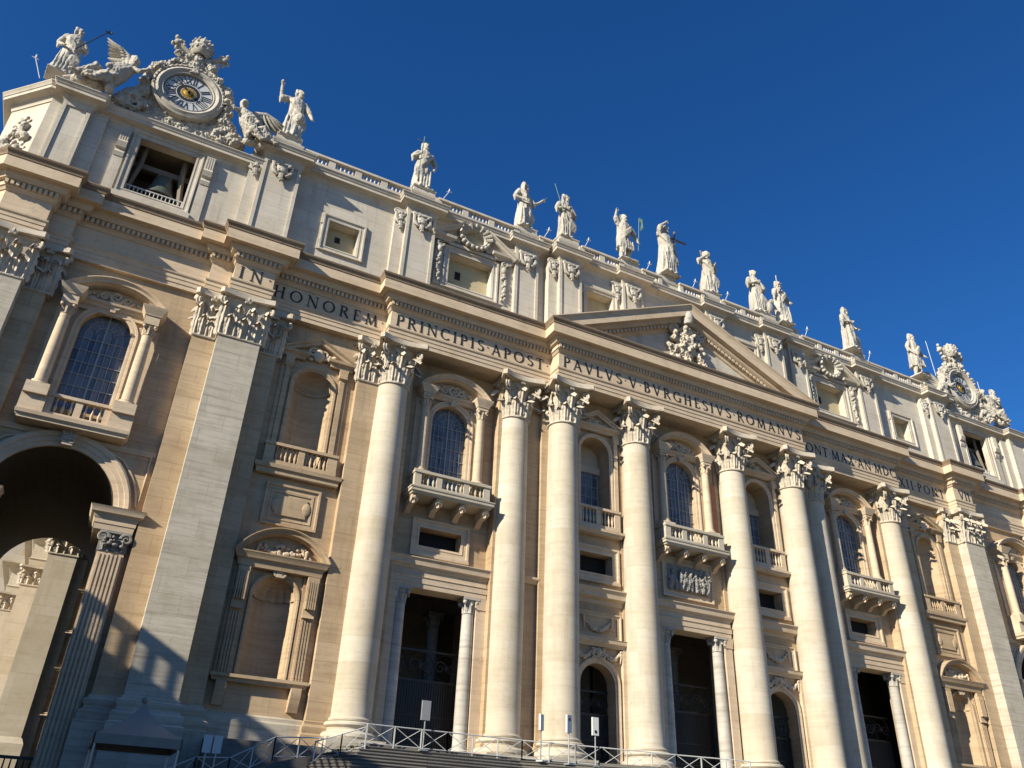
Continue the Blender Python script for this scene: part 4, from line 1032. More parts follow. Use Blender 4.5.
# panelled attic pilasters with carved cartouches
def cartouche(w_):
    g = MB(); r = random.Random(21)
    scroll(g,-w_*.55,.95,-.08,.34,1,1.5,.34); scroll(g,w_*.55,.95,-.08,.34,-1,1.5,.34,PI)
    scroll(g,-w_*.5,.1,-.08,.28,-1,1.5,.34); scroll(g,w_*.5,.1,-.08,.28,1,1.5,.34,PI)
    g.ball((0,-.1,.45),(w_*.5,.22,.62),10,8)
    for k in range(9): g.ball((r.uniform(-w_*.5,w_*.5),-.22,.1+.9*r.random()), r.uniform(.08,.16), 6, 5)
    g.box(-w_*.85,w_*.85,-.16,.1,1.05,1.22); g.tube([(-w_*.8,-.12,1.0),(0,-.25,.75),(w_*.8,-.12,1.0)],[.1,.14,.1],6)
    for sx in (-1,1): g.tube([(sx*w_*.75,-.1,.8),(sx*w_*.72,-.14,.2),(sx*w_*.3,-.16,-.25)],[.12,.15,.06],6)
    g.tube([(0,-.12,-.1),(.03,-.16,-.5),(0,-.1,-.85)],[.2,.16,.03],6); 
    for k in range(6): g.ball((r.uniform(-.15,.15),-.16,-.2-.1*k), .11, 6, 5)
    return g
CT = cartouche(.95).mesh('carved_cartouche', M['statue'], 50)
CT2 = cartouche(.55).mesh('carved_cartouche', M['statue'], 50)
for a_,c_,y,k in ATT:
    if k != 'p': continue
    b = MB(); z0, z1 = 32.4, (39.25 if abs(a_)>49 or a_<-52 or a_ == 49.0 else 40.85)
    b.box(a_+.02,c_-.02,y+.10,3.0,z0,z1)
    e = .26
    for q in ((a_+.02,a_+.02+e,z0,z1),(c_-.02-e,c_-.02,z0,z1),(a_+e,c_-e,z1-.3,z1),(a_+e,c_-e,z0,33.4)): b.box(q[0],q[1],y,y+.12,q[2],q[3])
    # back step beside the pilaster
    sx = -1 if (a_+c_) < 0 and a_ > -49 else 1
    if a_ < -49: pass
    elif a_ >= 49: b.box(a_-1.0,a_+.1,y+.45,3,z0,z1-.01)
    else: b.box(a_-.85,a_+.1,y+.42,3,z0,z1-.01)
    o = part(b, 'attic_pilaster', 'attic', smooth=0)
    if abs(a_) < 49 and a_ != 49.0:
        from_mesh('carved_cartouche', CT, o, ((a_+c_)/2, y-.02, z1-1.3)); from_mesh('carved_cartouche', CT2, o, (a_-.42, y+.40, z1-1.3))

# attic windows
def attic_frame(b, xc, half, z0, z1, y, wd):
    rect_frame(b, xc-half, xc+half, z0, z1, y, wd)
    for sx in (-1,1):
        b.box(*sorted((xc+sx*(half+wd-.02),xc+sx*(half+wd+.16))),y-.14,y+.05,z1-.5,z1+wd); b.box(*sorted((xc+sx*(half+wd-.02),xc+sx*(half+wd+.16))),y-.14,y+.05,z0-wd,z0+.5)
for xc in (-31.1,31.4):
    b = MB(); attic_frame(b, xc, 1.22, 35.0, 37.55, 1.5, .5); o = part(b, 'attic_window', 'attic', smooth=25)
    d = MB(); d.box(xc-1.22,xc+1.22,2.35,2.45,35.0,37.55); d.build('plastered_panel', M['yellow'], o, smooth=0)
    d = MB(); d.box(xc-.42,xc+.0,2.32,2.36,36.3,36.85); d.build('dark_opening', M['dark'], o, smooth=0)
for xc in (-20.2,20.8):
    y = 1.25; b = MB(); attic_frame(b, xc, 1.98, 35.2, 38.4, y, .52)
    for sx in (-1,1):
        b.box(*sorted((xc+sx*2.72,xc+sx*3.3)),y-.18,y+.1,34.7,39.3)
        # broken pediment pieces
        P = [(xc+sx*3.95,39.5),(xc+sx*1.15,41.35)]; P = P if sx < 0 else P[::-1]
        b.vmold(P, [(0,y+.1),(0,y-1.0),(-.12,y-.94),(-.16,y-.8),(-.36,y-.76),(-.42,y-.4),(-.55,y-.3),(-.55,y+.1)])
        b.mold([(xc+sx*3.0-.85,y+.1),(xc+sx*3.0-.85,y-.3),(xc+sx*3.0+.85,y-.3),(xc+sx*3.0+.85,y+.1)], [(-.1,39.1),(.1,39.12),(.14,39.3),(.4,39.4),(.46,39.62),(-.1,39.64)])
        b.prism_y([(xc+sx*3.6,39.5),(xc+sx*1.2,39.5),(xc+sx*1.2,41.0)], y-.25, y+.1)
    b.box(xc-2.2,xc+2.2,y-.3,y+.1,39.0,39.3)
    o = part(b, 'attic_window', 'attic', smooth=25)
    d = MB(); d.box(xc-1.98,xc+1.98,y+.85,y+.95,35.2,38.4); d.build('plastered_panel', M['yellow'], o, smooth=0)
    d = MB(); d.box(xc-1.05,xc-.55,y+.82,y+.86,36.5,37.3); d.build('dark_opening', M['dark'], o, smooth=0)
    g = MB(); el = [(xc+.95*math.cos(2*PI*i/24), 40.35+.72*math.sin(2*PI*i/24)) for i in range(24)]
    g.vmold(el[::-1], [(0,y+.05),(0,y-.5),(.15,y-.7),(.34,y-.62),(.4,y+.05)], True)
    for i in range(18):
        a = 2*PI*i/18; g.ball((xc+1.32*math.cos(a),y-.55,40.35+1.05*math.sin(a)),(.2,.25,.2),7,5)
    for i in range(9):
        a = PI*i/8; g.tube([(xc+.95*math.cos(a),y-.6,40.4+.75*math.sin(a)),(xc+1.5*math.cos(a),y-.85,40.45+1.2*math.sin(a))],[.1,.17],6)
    g.build('oval_shell_frame', M['statue'], o, smooth=50)
    d = MB(); d.prism_y(el, y-.12, y-.05); d.build('oval_panel', M['yellow'], o, smooth=0)
    for sx in (-1,1):
        g = MB(); x = xc+sx*3.0; scroll(g,x,38.75,y-.32,.34,sx,1.5,.34); g.ball((x,y-.3,38.2),(.26,.2,.35),8,6)
        for k in range(14): g.ball((x+rng.uniform(-.16,.16),y-.28,37.7-.2*k),(rng.uniform(.12,.24)*(1-.03*k),.16,.16),6,5)
        g.build('carved_festoon', M['statue'], o, smooth=50)
for xc in (-7.83,8.8):
    y = .5; b = MB(); attic_frame(b, xc, 1.35, 35.6, 38.9, y, .42); o = part(b, 'attic_window', 'attic', smooth=25)
    d = MB(); d.box(xc-1.35,xc+1.35,y+.85,y+.95,35.6,38.9); d.build('plastered_panel', M['yellow'], o, smooth=0)
# bell openings
for xc in (XB_L,XB_R):
    y = 1.4; b = MB(); rect_frame(b, xc-1.95, xc+1.95, 34.1, 38.95, y, .5)
    for sx in (-1,1):
        x = xc+sx*2.95
        b.box(x-.34,x+.34,y-.14,y+.1,32.6,39.2)
        for k in range(4): b.box(x-.3+k*.16,x-.3+k*.16+.09,y-.42,y-.1,37.9,39.1)
        b.prism_x([(y,39.15),(y-.4,39.15),(y-.36,38.0),(y-.55,37.7),(y-.4,37.3),(y-.18,37.2),(y-.3,36.9),(y-.2,36.6),(y,36.5)], x-.32, x+.32)
    b.box(xc-2.6,xc+2.6,y-.3,y+.1,33.15,33.6)
    # chamber behind the opening
    ch = MB(); b, keep = ch, b
    b.box(xc-3.4,xc-3.2,2.15,6.5,33.2,39.6); b.box(xc+3.2,xc+3.4,2.15,6.5,33.2,39.6); b.box(xc-3.4,xc+3.4,6.3,6.5,33.2,39.6); b.box(xc-3.4,xc+3.4,2.15,6.5,33.5,33.7); b.box(xc-3.4,xc+3.4,2.15,6.5,39.2,39.4)
    b = keep
    o = part(b, 'bell_opening', 'attic', smooth=25); ch.build('bell_chamber', M['inside'], o, smooth=0)
    g = MB()
    for i in range(15): x = xc-1.9+3.8*i/14; g.tube([(x,y+.5,34.1),(x,y+.5,34.95)], .035, 5)
    g.box(xc-1.95,xc+1.95,y+.46,y+.54,34.9,34.98)
    g.build('guard_rail', M['rail'], o, smooth=40)
# carved relief on the slanting end face
b = MB(); r7 = random.Random(9)
for k in range(60):
    u, z = r7.uniform(-1.1,1.1), r7.uniform(33.4,38.0)
    if abs(u) > .35+.8*math.sin(PI*(z-33)/5.2): continue
    d = .7071; cx, cyy = -53.9, 2.35
    b.ball((cx+u*d-.12*d, cyy-u*d-.12*d, z), r7.uniform(.1,.32), 7, 5)
for k in range(2):
    pts = [(-53.9+(.8*math.cos(a))*.707-.1, 2.35-(.8*math.cos(a))*.707-.1, 35.5+1.1*math.sin(a)) for a in [PI*i/10 for i in range(11)]]; b.tube(pts, .14, 6)
me = remeshed(b, 'carved_relief', M['statue'], .06, 1, .14, 2.5); from_mesh('carved_relief', me, F)

# ------------------------------------------------------------------ bells
for i,xc in enumerate((XB_L,XB_R)):
    r = empty('bell', (xc+.25,2.95,35.15))
    tag(r, ['dark bronze bell hanging on a beam in the square opening under the left clock','dark bronze bell in the square opening under the far right clock'][i], 'bell', 'bells in the clock towers')
    b = MB(); b.lathe([(1.02,.2),(1.15,0),(1.22,.03),(1.2,.12),(.98,.5),(.80,1.1),(.70,1.6),(.62,1.9),(.4,2.1),(.0,2.15)], 0, 0, 28); b.build('bell_body', M['bell'], r, smooth=50)
    b = MB(); b.box(-2.9,2.9,-.2,.2,2.3,2.75); b.box(-.5,.5,-.15,.15,2.0,2.4); b.build('yoke', M['woodd'], r, smooth=0)
    for sx in (-1,1):
        b = MB(); b.tube([(sx*1.9-.35,-.6,-.9),(sx*1.45-.35,-.5,2.3),(sx*1.4-.35,-.5,4.4)], [.2,.2,.16], 4); b.build('support', M['woodd'], r, smooth=0)

# ------------------------------------------------------------------ statues
def robe(b, H, seed, sway=.02, knee=1, hem=0.0, flare=1.0):
    r = random.Random(seed); n = 40; lv = 26; vs = []
    ph = [r.uniform(0,6.28) for _ in range(6)]
    prof = [(0,.150,.125),(.12,.140,.118),(.3,.132,.115),(.45,.128,.105),(.58,.112,.090),(.68,.118,.092),(.77,.122,.090),(.815,.118,.080),(.84,.08,.06),(.862,.045,.045)]
    z0 = hem
    for i in range(lv+1):
        z = z0+(.862-z0)*i/lv
        for (za,xa,ya),(zb,xb,yb) in zip(prof[:-1],prof[1:]):
            if za <= z <= zb: t = (z-za)/(zb-za); wx = xa+(xb-xa)*t; wy = ya+(yb-ya)*t; break
        if z < .4: f = 1+(flare-1)*(1-z/.4); wx *= f; wy *= f
        cx = sway*math.sin(z*PI*1.15); amp = .15*max(0,1-z/.75)+.05
        for j in range(n):
            a = 2*PI*j/n
            k = 1+amp*(.5*math.sin(7*a+ph[0]+z*3)+.45*math.sin(11*a+ph[1]-z*5)+.35*math.sin(4*a+ph[2]+z*9))
            vs.append(((cx+wx*math.cos(a)*k)*H, (wy*math.sin(a)*k)*H, z*H))
    fs = [(i*n+j,i*n+(j+1)%n,(i+1)*n+(j+1)%n,(i+1)*n+j) for i in range(lv) for j in range(n)]
    fs += [tuple(range(n-1,-1,-1)), tuple(lv*n+j for j in range(n))]
    b.add(vs, fs)
    b.ball((knee*.055*H,-.085*H,.30*H),(.055*H,.055*H,.12*H),8,6)                    # forward knee under the cloth
    for k in range(5):                                                              # diagonal cloak folds
        t = k/4
        pts = [((-knee*.13)*H, -.02*H, (.80-.03*t)*H), ((-knee*.06)*H,-.105*H,(.70-.07*t)*H),((knee*.05)*H,-.115*H,(.58-.10*t)*H),((knee*.125)*H,-.06*H,(.50-.11*t)*H)]
        b.tube(pts, [.016*H,.018*H,.020*H,.018*H], 6)
    for k in range(4):                                                              # hanging swags from the hip
        x = knee*(.06+.028*k); pts = [(x*H,-.10*H,(.47-.03*k)*H),((x+knee*.015)*H,-.115*H,.30*H),((x+knee*r.uniform(-.01,.03))*H,-.11*H,(.06+.05*k)*H)]
        b.tube(pts, [.018*H,.020*H,.012*H], 6)
    for k in range(4):
        x = -knee*(.10-.045*k); pts = [(x*H,-.09*H,.42*H),((x-.01)*H,-.12*H,.2*H),((x-.015)*H,-.125*H,(hem+.01)*H)]
        b.tube(pts, [.012*H,.018*H,.020*H], 6)
def head(b, H, x, y, z, turn=0.0, beard=True, long_hair=True, hood=False, tilt=0.0):
    c, s = math.cos(turn), math.sin(turn)
    def Q(dx, dy, dz): return ((x+(dx*c-dy*s))*H, (y+dx*s+dy*c)*H, (z+dz)*H)
    rot = Matrix.Rotation(turn, 3, 'Z')
    b.tube([Q(0,.01,-.09),Q(0,0,-.03)], [.036*H,.032*H], 8)
    b.ball(Q(0,0,.012), (.044*H,.054*H,.062*H), 12, 9, rot)                # skull
    b.ball(Q(0,-.018,-.018), (.034*H,.038*H,.040*H), 10, 8, rot)           # jaw
    b.tube([Q(0,-.05,.022),Q(0,-.064,-.002),Q(0,-.05,-.008)], [.007*H,.010*H,.008*H], 6)   # nose
    for sx in (-1,1):
        b.ball(Q(sx*.018,-.047,.024), (.013*H,.007*H,.005*H), 6, 5, rot)   # brow
        b.ball(Q(sx*.045,.0,.0), (.008*H,.012*H,.018*H), 6, 5, rot)        # ear
    b.ball(Q(0,-.05,-.028), (.014*H,.007*H,.005*H), 6, 5, rot)             # mouth
    for k in range(13):                                                    # hair locks
        a = PI*k/12; b.ball(Q(.044*math.cos(a),.012+.034*math.sin(a),.035+.02*math.sin(a*3)), .021*H, 7, 5)
    b.ball(Q(0,.012,.042), (.046*H,.05*H,.040*H), 10, 7, rot)
    if long_hair:
        for sx in (-1,1): b.tube([Q(sx*.043,.015,.03),Q(sx*.05,.02,-.02),Q(sx*.04,.02,-.07)], [.018*H,.02*H,.012*H], 6)
        b.ball(Q(0,.04,-.02), (.045*H,.028*H,.06*H), 9, 7, rot)
    if beard:
        for k in range(7): b.ball(Q(-.026+.0087*k,-.040-.012*math.sin(PI*k/6),-.045-.022*math.sin(PI*k/6)), .015*H, 6, 5)
    if hood: b.ball(Q(0,.02,.02), (.060*H,.06*H,.080*H), 12, 9, rot)
def arm(b, H, sh, el, wr, sleeve=True):
    S = [tuple(v*H for v in p) for p in (sh,el,wr)]
    b.tube(S, [.044*H,.034*H,.022*H], 9); b.ball(S[0], .044*H, 9, 7); b.ball(S[1], .034*H, 8, 6)
    if sleeve:
        m = [(S[0][i]+S[1][i])/2 for i in range(3)]
        b.tube([S[0],m,S[1]], [.047*H,.050*H,.046*H], 9)
        b.tube([S[1],(S[1][0],S[1][1],S[1][2]-.10*H)], [.034*H,.012*H], 7); b.tube([m,(m[0],m[1]-.01*H,m[2]-.12*H)], [.034*H,.010*H], 7)
    d = (Vector(S[2])-Vector(S[1])).normalized()
    p = Vector(S[2])+d*.022*H
    b.ball(tuple(p), (.020*H,.018*H,.026*H), 8, 6)
def fingers(b, H, el, wr, curl=.6, point=False):
    W = Vector(wr)*H; d = (W-Vector(el)*H).normalized(); s = d.cross(Vector((0,1,0))); s = s.normalized() if s.length > .1 else Vector((1,0,0)); n = s.cross(d)
    base = W+d*.038*H
    for k in range(4):
        L = (.040,.046,.043,.033)[k]*H; st = base+s*(k-1.5)*.0105*H; c = .05 if (point and k == 1) else curl
        a = st+d*L*.45-n*L*.12*c; e = a+d*L*.4*(1-c*.7)-n*L*.5*c
        b.tube([tuple(st-d*.01*H),tuple(a),tuple(e)], [.0058*H,.0054*H,.0040*H], 6)
    st = W+d*.012*H-s*.018*H; b.tube([tuple(st),tuple(st+d*.018*H-s*.012*H-n*.006*H),tuple(st+d*.036*H-s*.012*H-n*.014*H)], [.0066*H,.006*H,.0045*H], 6)
STM = M['statue']
def statue(name_label, x, y, z, H, seed, rarm, larm, turn=0, rz=0, knee=1, hem=0.0, beard=True, hair=True, flare=1.0, extra=None, attrs=(), point=False, hood=False):
    """rarm / larm: (elbow, wrist) of the figure's right (picture left) and left arm, in heights"""
    b = MB(); robe(b, H, seed, .02*knee, knee, hem, flare); head(b, H*1.12, .01*knee, -.015, .945/1.12, turn, beard, hair, hood)
    for sx,(el,wr) in ((-1,rarm),(1,larm)): arm(b, H, (sx*.112,0,.795), el, wr)
    if hem > .02:
        for sx in (-1,1): b.tube([(sx*.06*H,0,(hem+.08)*H),(sx*.065*H,-.03*H,.27*H),(sx*.065*H,.0,.16*H),(sx*.065*H,.02*H,.03*H)], [.062*H,.050*H,.046*H,.028*H], 9); b.ball((sx*.07*H,-.025*H,.022*H),(.03*H,.062*H,.024*H),8,6)
    else:
        for sx in (-1,1): b.ball((sx*.06*H,-.125*H,.02*H),(.03*H,.06*H,.022*H),8,6)
    b.box(-.17*H,.17*H,-.15*H,.15*H,-.02*H,.012*H)
    if extra: extra(b, H)
    me = remeshed(b, 'statue', STM, .045, 2, .04, 2.2, .4)
    fb = MB()
    for (el,wr),pt in ((rarm,point),(larm,False)): fingers(fb, H, el, wr, .6, pt)
    fm = fb.mesh('f', STM, 40)
    bm = bmesh.new(); bm.from_mesh(me); bm.from_mesh(fm); bm.to_mesh(me); bm.free(); bpy.data.meshes.remove(fm); me.shade_smooth()
    o = from_mesh('statue', me, None, (x,y,z), rz); tag(o, name_label, 'statue', 'statues along the roof balustrade')
    for nm, fn, mt in attrs:
        a = MB(); fn(a, H); a.build(nm, M[mt], o, smooth=40)
    return o
def rod(p, q, r=.012, tip=None):
    def f(a, H):
        a.tube([tuple(v*H for v in p), tuple(v*H for v in q)], r*H, 7)
        if tip == 'cross':
            P = [p[i]+(q[i]-p[i])*.84 for i in range(3)]; a.tube([((P[0]-.1)*H,P[1]*H,P[2]*H),((P[0]+.1)*H,P[1]*H,P[2]*H)], r*H, 7)
        if tip == 'halberd':
            d = (Vector(q)-Vector(p)).normalized(); a.tube([tuple(Vector(q)*H), tuple((Vector(q)+d*.06)*H)], [r*2.2*H,.002*H], 6)
            a.tube([((q[0]-.03)*H,q[1]*H,(q[2]+.02)*H),(q[0]*H,q[1]*H,(q[2]-.005)*H),((q[0]+.05)*H,q[1]*H,(q[2]+.0)*H),((q[0]+.055)*H,q[1]*H,(q[2]+.045)*H)], .012*H, 6)
    return f
ZS = 43.93
Hs = 5.05
statue('stone saint in a striding cloak holding a thin forked spear, far left roof corner', -53.3, 2.9, 43.2, 5.15, 1, ((-.17,.02,.62),(-.10,-.10,.52)), ((.18,-.04,.64),(.15,-.14,.58)), .8, .15, 1, flare=1.1, attrs=[('spear', rod((.06,-.2,.45),(.34,-.22,1.02),.008,'halberd'),'iron')])
statue('stone saint with one arm raised high beside the left clock, wide skirts', -36.75, 1.55, ZS, 5.72, 2, ((-.24,-.02,.72),(-.27,-.05,.93)), ((.20,-.05,.62),(.23,-.12,.48)), .5, .1, 1, flare=1.2,
       extra=lambda b,H: (b.ball((-.275*H,-.05*H,1.0*H),(.028*H,.028*H,.055*H),8,6), b.ball((.06*H,-.15*H,.36*H),(.085*H,.07*H,.09*H),8,6)))
statue('stone saint holding a thin green cross upright before the chest', -25.25, 1.6, ZS, 5.55, 3, ((-.20,-.03,.64),(-.11,-.15,.66)), ((.19,0,.62),(.15,-.08,.46)), .25, 0, -1, attrs=[('cross', rod((-.12,-.17,.30),(-.10,-.19,.98),.007,'cross'),'bronze')])
statue('stone saint seen in profile pointing a short green rod to the right', -15.35, 1.6, ZS, 5.55, 4, ((-.20,.02,.62),(-.09,-.12,.55)), ((.19,-.09,.64),(.27,-.18,.74)), .9, .45, 1, beard=True, attrs=[('rod', rod((.24,-.18,.70),(.46,-.16,.98),.007),'bronze')])
statue('stone saint with folded arms and a thin green staff leaning left', -11.3, .95, ZS, 5.44, 5, ((-.19,-.04,.62),(-.06,-.14,.62)), ((.19,-.04,.60),(.05,-.15,.56)), .7, .1, 1, attrs=[('staff', rod((-.10,-.14,.45),(-.28,-.10,1.08),.006),'bronze')])
def banner(a, H):
    a.tube([(.24*H,-.05*H,.30*H),(.29*H,-.05*H,1.06*H)], .007*H, 6)
    for k in range(3): a.tube([(.29*H,-.05*H,(1.05-.03*k)*H),(.34*H,-.06*H,(1.03-.03*k)*H),(.36*H,-.05*H,(.97-.05*k)*H),(.31*H,-.05*H,(.84-.03*k)*H)], [.014*H,.020*H,.016*H,.006*H], 6)
statue('bare legged stone prophet raising one finger, green banner at the other side', -4.7, .75, ZS, 5.72, 6, ((-.18,-.02,.90),(-.17,-.04,1.02)), ((.20,-.02,.64),(.23,-.06,.50)), .2, 0, -1, hem=.30, attrs=[('banner', banner,'bronze')], point=True)
def bigcross(a, H):
    a.tube([(.20*H,.02*H,.02*H),(.22*H,-.04*H,1.0*H)], .022*H, 4); a.tube([(.04*H,.02*H,.86*H),(.44*H,-.08*H,.84*H)], .022*H, 4)
statue('tall stone figure blessing with raised arm beside a dark cross, mid roof', -.0, .6, ZS+.1, 6.22, 7, ((-.14,-.06,.92),(-.04,-.08,1.02)), ((.20,-.02,.66),(.21,-.05,.52)), .3, .2, 1, flare=1.15, attrs=[('cross', bigcross,'woodd')], point=True)
def saltire(a, H):
    a.tube([(-.17*H,.12*H,.02*H),(.14*H,.10*H,1.05*H)], .022*H, 4); a.tube([(.19*H,.12*H,.02*H),(-.02*H,.10*H,1.12*H)], .022*H, 4)
statue('stone saint leaning on a dark diagonal cross just right of the middle figure', 5.5, .95, ZS, 5.55, 8, ((-.20,-.02,.74),(-.06,-.10,.86)), ((.20,0,.64),(.10,-.12,.66)), -.2, 0, 1, flare=1.2, attrs=[('cross', saltire,'woodd')])
statue('stone saint with curled hair and a seated eagle by the feet', 11.75, .95, ZS, 5.55, 9, ((-.19,-.04,.62),(-.06,-.14,.66)), ((.19,-.05,.62),(.10,-.15,.54)), 0, 0, 1, beard=False,
       extra=lambda b,H: (b.ball((.22*H,-.06*H,.20*H),(.10*H,.10*H,.15*H),10,8), b.ball((.27*H,-.12*H,.33*H),.05*H,8,6), b.tube([(.14*H,-.02*H,.3*H),(.30*H,.02*H,.26*H),(.34*H,.02*H,.08*H)],[.05*H,.06*H,.02*H],7)))
statue('stone saint with a staff on the left shoulder and swirling cloak', 15.35, 1.05, ZS, 5.49, 10, ((-.18,-.05,.64),(-.15,-.13,.78)), ((.20,-.02,.60),(.16,-.12,.50)), .4, 0, -1, flare=1.1, attrs=[('staff', rod((-.17,-.14,.30),(-.15,-.13,1.05),.009),'statue')])
statue('stone saint wrapped in a long cloak with a small stone block at the side', 25.0, 1.05, ZS, 5.55, 11, ((-.18,-.02,.62),(-.06,-.13,.62)), ((.19,-.06,.62),(.17,-.16,.52)), .7, .3, 1, hood=False,
       extra=lambda b,H: (b.box(.12*H,.30*H,-.12*H,.06*H,0,.38*H), b.ball((.21*H,-.04*H,.42*H),(.08*H,.08*H,.06*H),8,6)), attrs=[('knife', rod((.17,-.17,.5),(.16,-.2,.64),.008),'iron')])
statue('stone saint in a short belted tunic beside the far right clock', 35.8, 1.05, ZS, 5.66, 12, ((-.20,.0,.64),(-.14,-.08,.50)), ((.20,-.02,.62),(.22,-.10,.52)), .5, .1, -1, hem=.22,
       extra=lambda b,H: b.lathe([(.118*H,.56*H),(.128*H,.575*H),(.118*H,.59*H)],0,0,16))
statue('stone saint half hidden beyond the far right clock carving', 50.6, 2.0, 42.2, 4.8, 13, ((-.20,-.03,.64),(-.11,-.15,.66)), ((.19,0,.62),(.15,-.08,.46)), .3, 0, -1)

# thin white rods leaning beside the statues
for i,(px,py,lb_) in enumerate([(-54.4,3.3,'far left corner saint'),(-23.7,1.7,'saint with the green cross'),(-13.7,1.7,'profile saint with the green rod'),(-9.8,1.1,'folded arm saint'),(-2.9,1.1,'bare legged prophet'),(2.6,1.1,'central cross figure'),(6.7,1.1,'saint with the diagonal cross'),(18.0,1.7,'saint with the shoulder staff'),(27.3,1.7,'cloaked saint with the stone block')]):
    sgn = -1 if i == 0 else 1
    b = MB(); b.tube([(0,0,-.9),(sgn*.75,-.05,.75)], .03, 6); b.tube([(sgn*.75,-.05,.75),(sgn*.78,-.05,1.1)], [.07,.04], 6); b.tube([(sgn*.55,-.05,.7),(sgn*1.0,-.05,.8)], .035, 6)
    o = b.build('lightning_rod', M['white'], None, smooth=40, loc=(px+.1,py-.55,43.95 if i else 43.2)); tag(o, 'thin white rod with a forked tip leaning beside the '+lb_, 'rod', 'thin white rods on the roof edge')
for i,(x,z,l) in enumerate([(39.8,47.6,'tall thin aerial in front of the far right clock carving'),(47.6,45.8,'short thin aerial on the far right roof end')]):
    b = MB(); b.tube([(0,0,-2.5),(-.35 if i == 0 else 0,0,2.8 if i == 0 else 1.4)], .03, 5); o = b.build('aerial', M['white'], None, loc=(x,1.6,z)); tag(o, l, 'aerial')

# ------------------------------------------------------------------ clocks with their carving
def clock(xc, y, zc, label, kind_attr):
    r = empty('clock', (xc,y,zc)); tag(r, label, 'clock', 'roof clocks')
    b = MB()
    prof = [(1.78,.05),(1.78,-.28),(1.84,-.34),(1.95,-.30),(2.02,-.38),(2.18,-.46),(2.36,-.38),(2.40,-.3),(2.46,-.42),(2.62,-.36),(2.66,.3)]
    circ = [(0+math.cos(-2*PI*i/48),0+math.sin(-2*PI*i/48)) for i in range(48)]
    n = 48; m = len(prof)
    vs = [(q*c,yy,q*s) for c,s in circ for q,yy in prof]
    b.add(vs, [(i*m+k,((i+1)%n)*m+k,((i+1)%n)*m+k+1,i*m+k+1) for i in range(n) for k in range(m-1)])
    for i in range(44):
        a = 2*PI*i/44
        if math.sin(a) > -.25: b.ball((2.52*math.cos(a),-.38,2.52*math.sin(a)),(.10,.10,.10),6,5)
    b.lathe([(0,0)],0,0,3) if False else None
    b.prism_y([(1.8*math.cos(2*PI*i/40),1.8*math.sin(2*PI*i/40)) for i in range(40)], .0, .35)
    b.build('ring', M['statue'], r, smooth=40)
    b = MB(); b.prism_y([(1.80*math.cos(2*PI*i/48),1.80*math.sin(2*PI*i/48)) for i in range(48)], -.12, -.02); b.build('dial', M['dial'], r, smooth=0)
    b = MB()
    def ringf(r0, r1, yy): b.add([(q*math.cos(2*PI*i/48),yy,q*math.sin(2*PI*i/48)) for i in range(48) for q in (r0,r1)], [(2*i,(2*i+2)%96,(2*i+3)%96,2*i+1) for i in range(48)])
    ringf(1.72,1.80,-.125); ringf(.92,.96,-.125); ringf(.58,.84,-.124)
    nums = ['XII','I','II','III','IIII','V','VI','VII','VIII','IX','X','XI']
    for k,s_ in enumerate(nums):
        a = PI/2-k*PI/6; wd = sum(GL[c][0]*.8 for c in s_)*.66; x = -wd/2; h = .64
        def tf(px, pz, a=a): # local: px along tangent, pz radial
            rr = .98+pz; return (rr*math.cos(a)+px*math.sin(a), rr*math.sin(a)-px*math.cos(a))
        for c in s_: glyph(b, c, x, 0, h, -.125, .8*.98, tf); x += GL[c][0]*.8*.66
    b.build('numerals', M['black'], r, smooth=0)
    b = MB(); b.add([(.60*(1 if i%2 else .80)*math.cos(2*PI*i/32),-.14,.60*(1 if i%2 else .80)*math.sin(2*PI*i/32)) for i in range(32)]+[(0,-.2,0)], [(i,(i+1)%32,32) for i in range(32)])
    b.ball((0,-.14,0),(.36,.12,.36),14,8); b.build('sun_boss', M['gold'], r, smooth=30)
    b = MB(); a = R_(140); d = Vector((math.cos(a),0,math.sin(a))); b.tube([tuple(-d*.4+Vector((0,-.3,0))),tuple(d*.9+Vector((0,-.3,0))),tuple(d*1.55+Vector((0,-.3,0)))],[.09,.07,.015],5); b.ball((0,-.3,0),.14,8,6)
    b.build('hand', M['black'], r, smooth=40)
    # carved block carrying the ring
    b = MB(); q = random.Random(int(abs(xc)*10)); zb = ZL-zc
    b.prism_y([(-3.9,zb),(3.9,zb),(3.3,zb+.6),(2.5,-1.0),(2.6,.4),(1.7,2.2),(-1.7,2.2),(-2.6,.4),(-2.5,-1.0),(-3.3,zb+.6)], .1, 1.1)
    for sx in (-1,1):
        scroll(b, sx*2.9, -.3, 0, .62, sx, 1.5, .34, PI/2); scroll(b, sx*2.5, 1.5, 0, .5, -sx, 1.5, .34, PI/2); scroll(b, sx*3.1, -2.9, -.1, .7, -sx, 1.5, .32, 0)
        scroll(b, sx*1.5, 2.75, .1, .5, sx, 1.6, .34, PI/2)
        b.tube([(sx*2.3,.4,.4),(sx*3.0,.35,-1.4),(sx*4.3,.3,-3.3)],[.4,.7,.75],9)
        b.tube([(sx*2.1,.1,2.2),(sx*2.95,.1,1.2),(sx*3.05,.1,-.2),(sx*2.8,.0,-1.4),(sx*3.3,0,-2.5)], [.34,.30,.30,.34,.36], 8)
        for k in range(26):
            t = q.random(); a = -.2+1.5*t
            b.ball((sx*(2.72*math.cos(a)+q.uniform(0,.25)), -.10-q.random()*.25, 2.72*math.sin(a)+q.uniform(-.15,.15)), q.uniform(.10,.24), 7, 5)
    me = remeshed(b, 'carved_mount', STM, .055, 1, .26, 2.4); from_mesh('carved_mount', me, r)
    # crown with crossed keys over the clock
    e = empty('papal_emblem', (xc-.1,y,zc+2.6)); tag(e, kind_attr, 'emblem', 'crown and key carvings above the roof clocks')
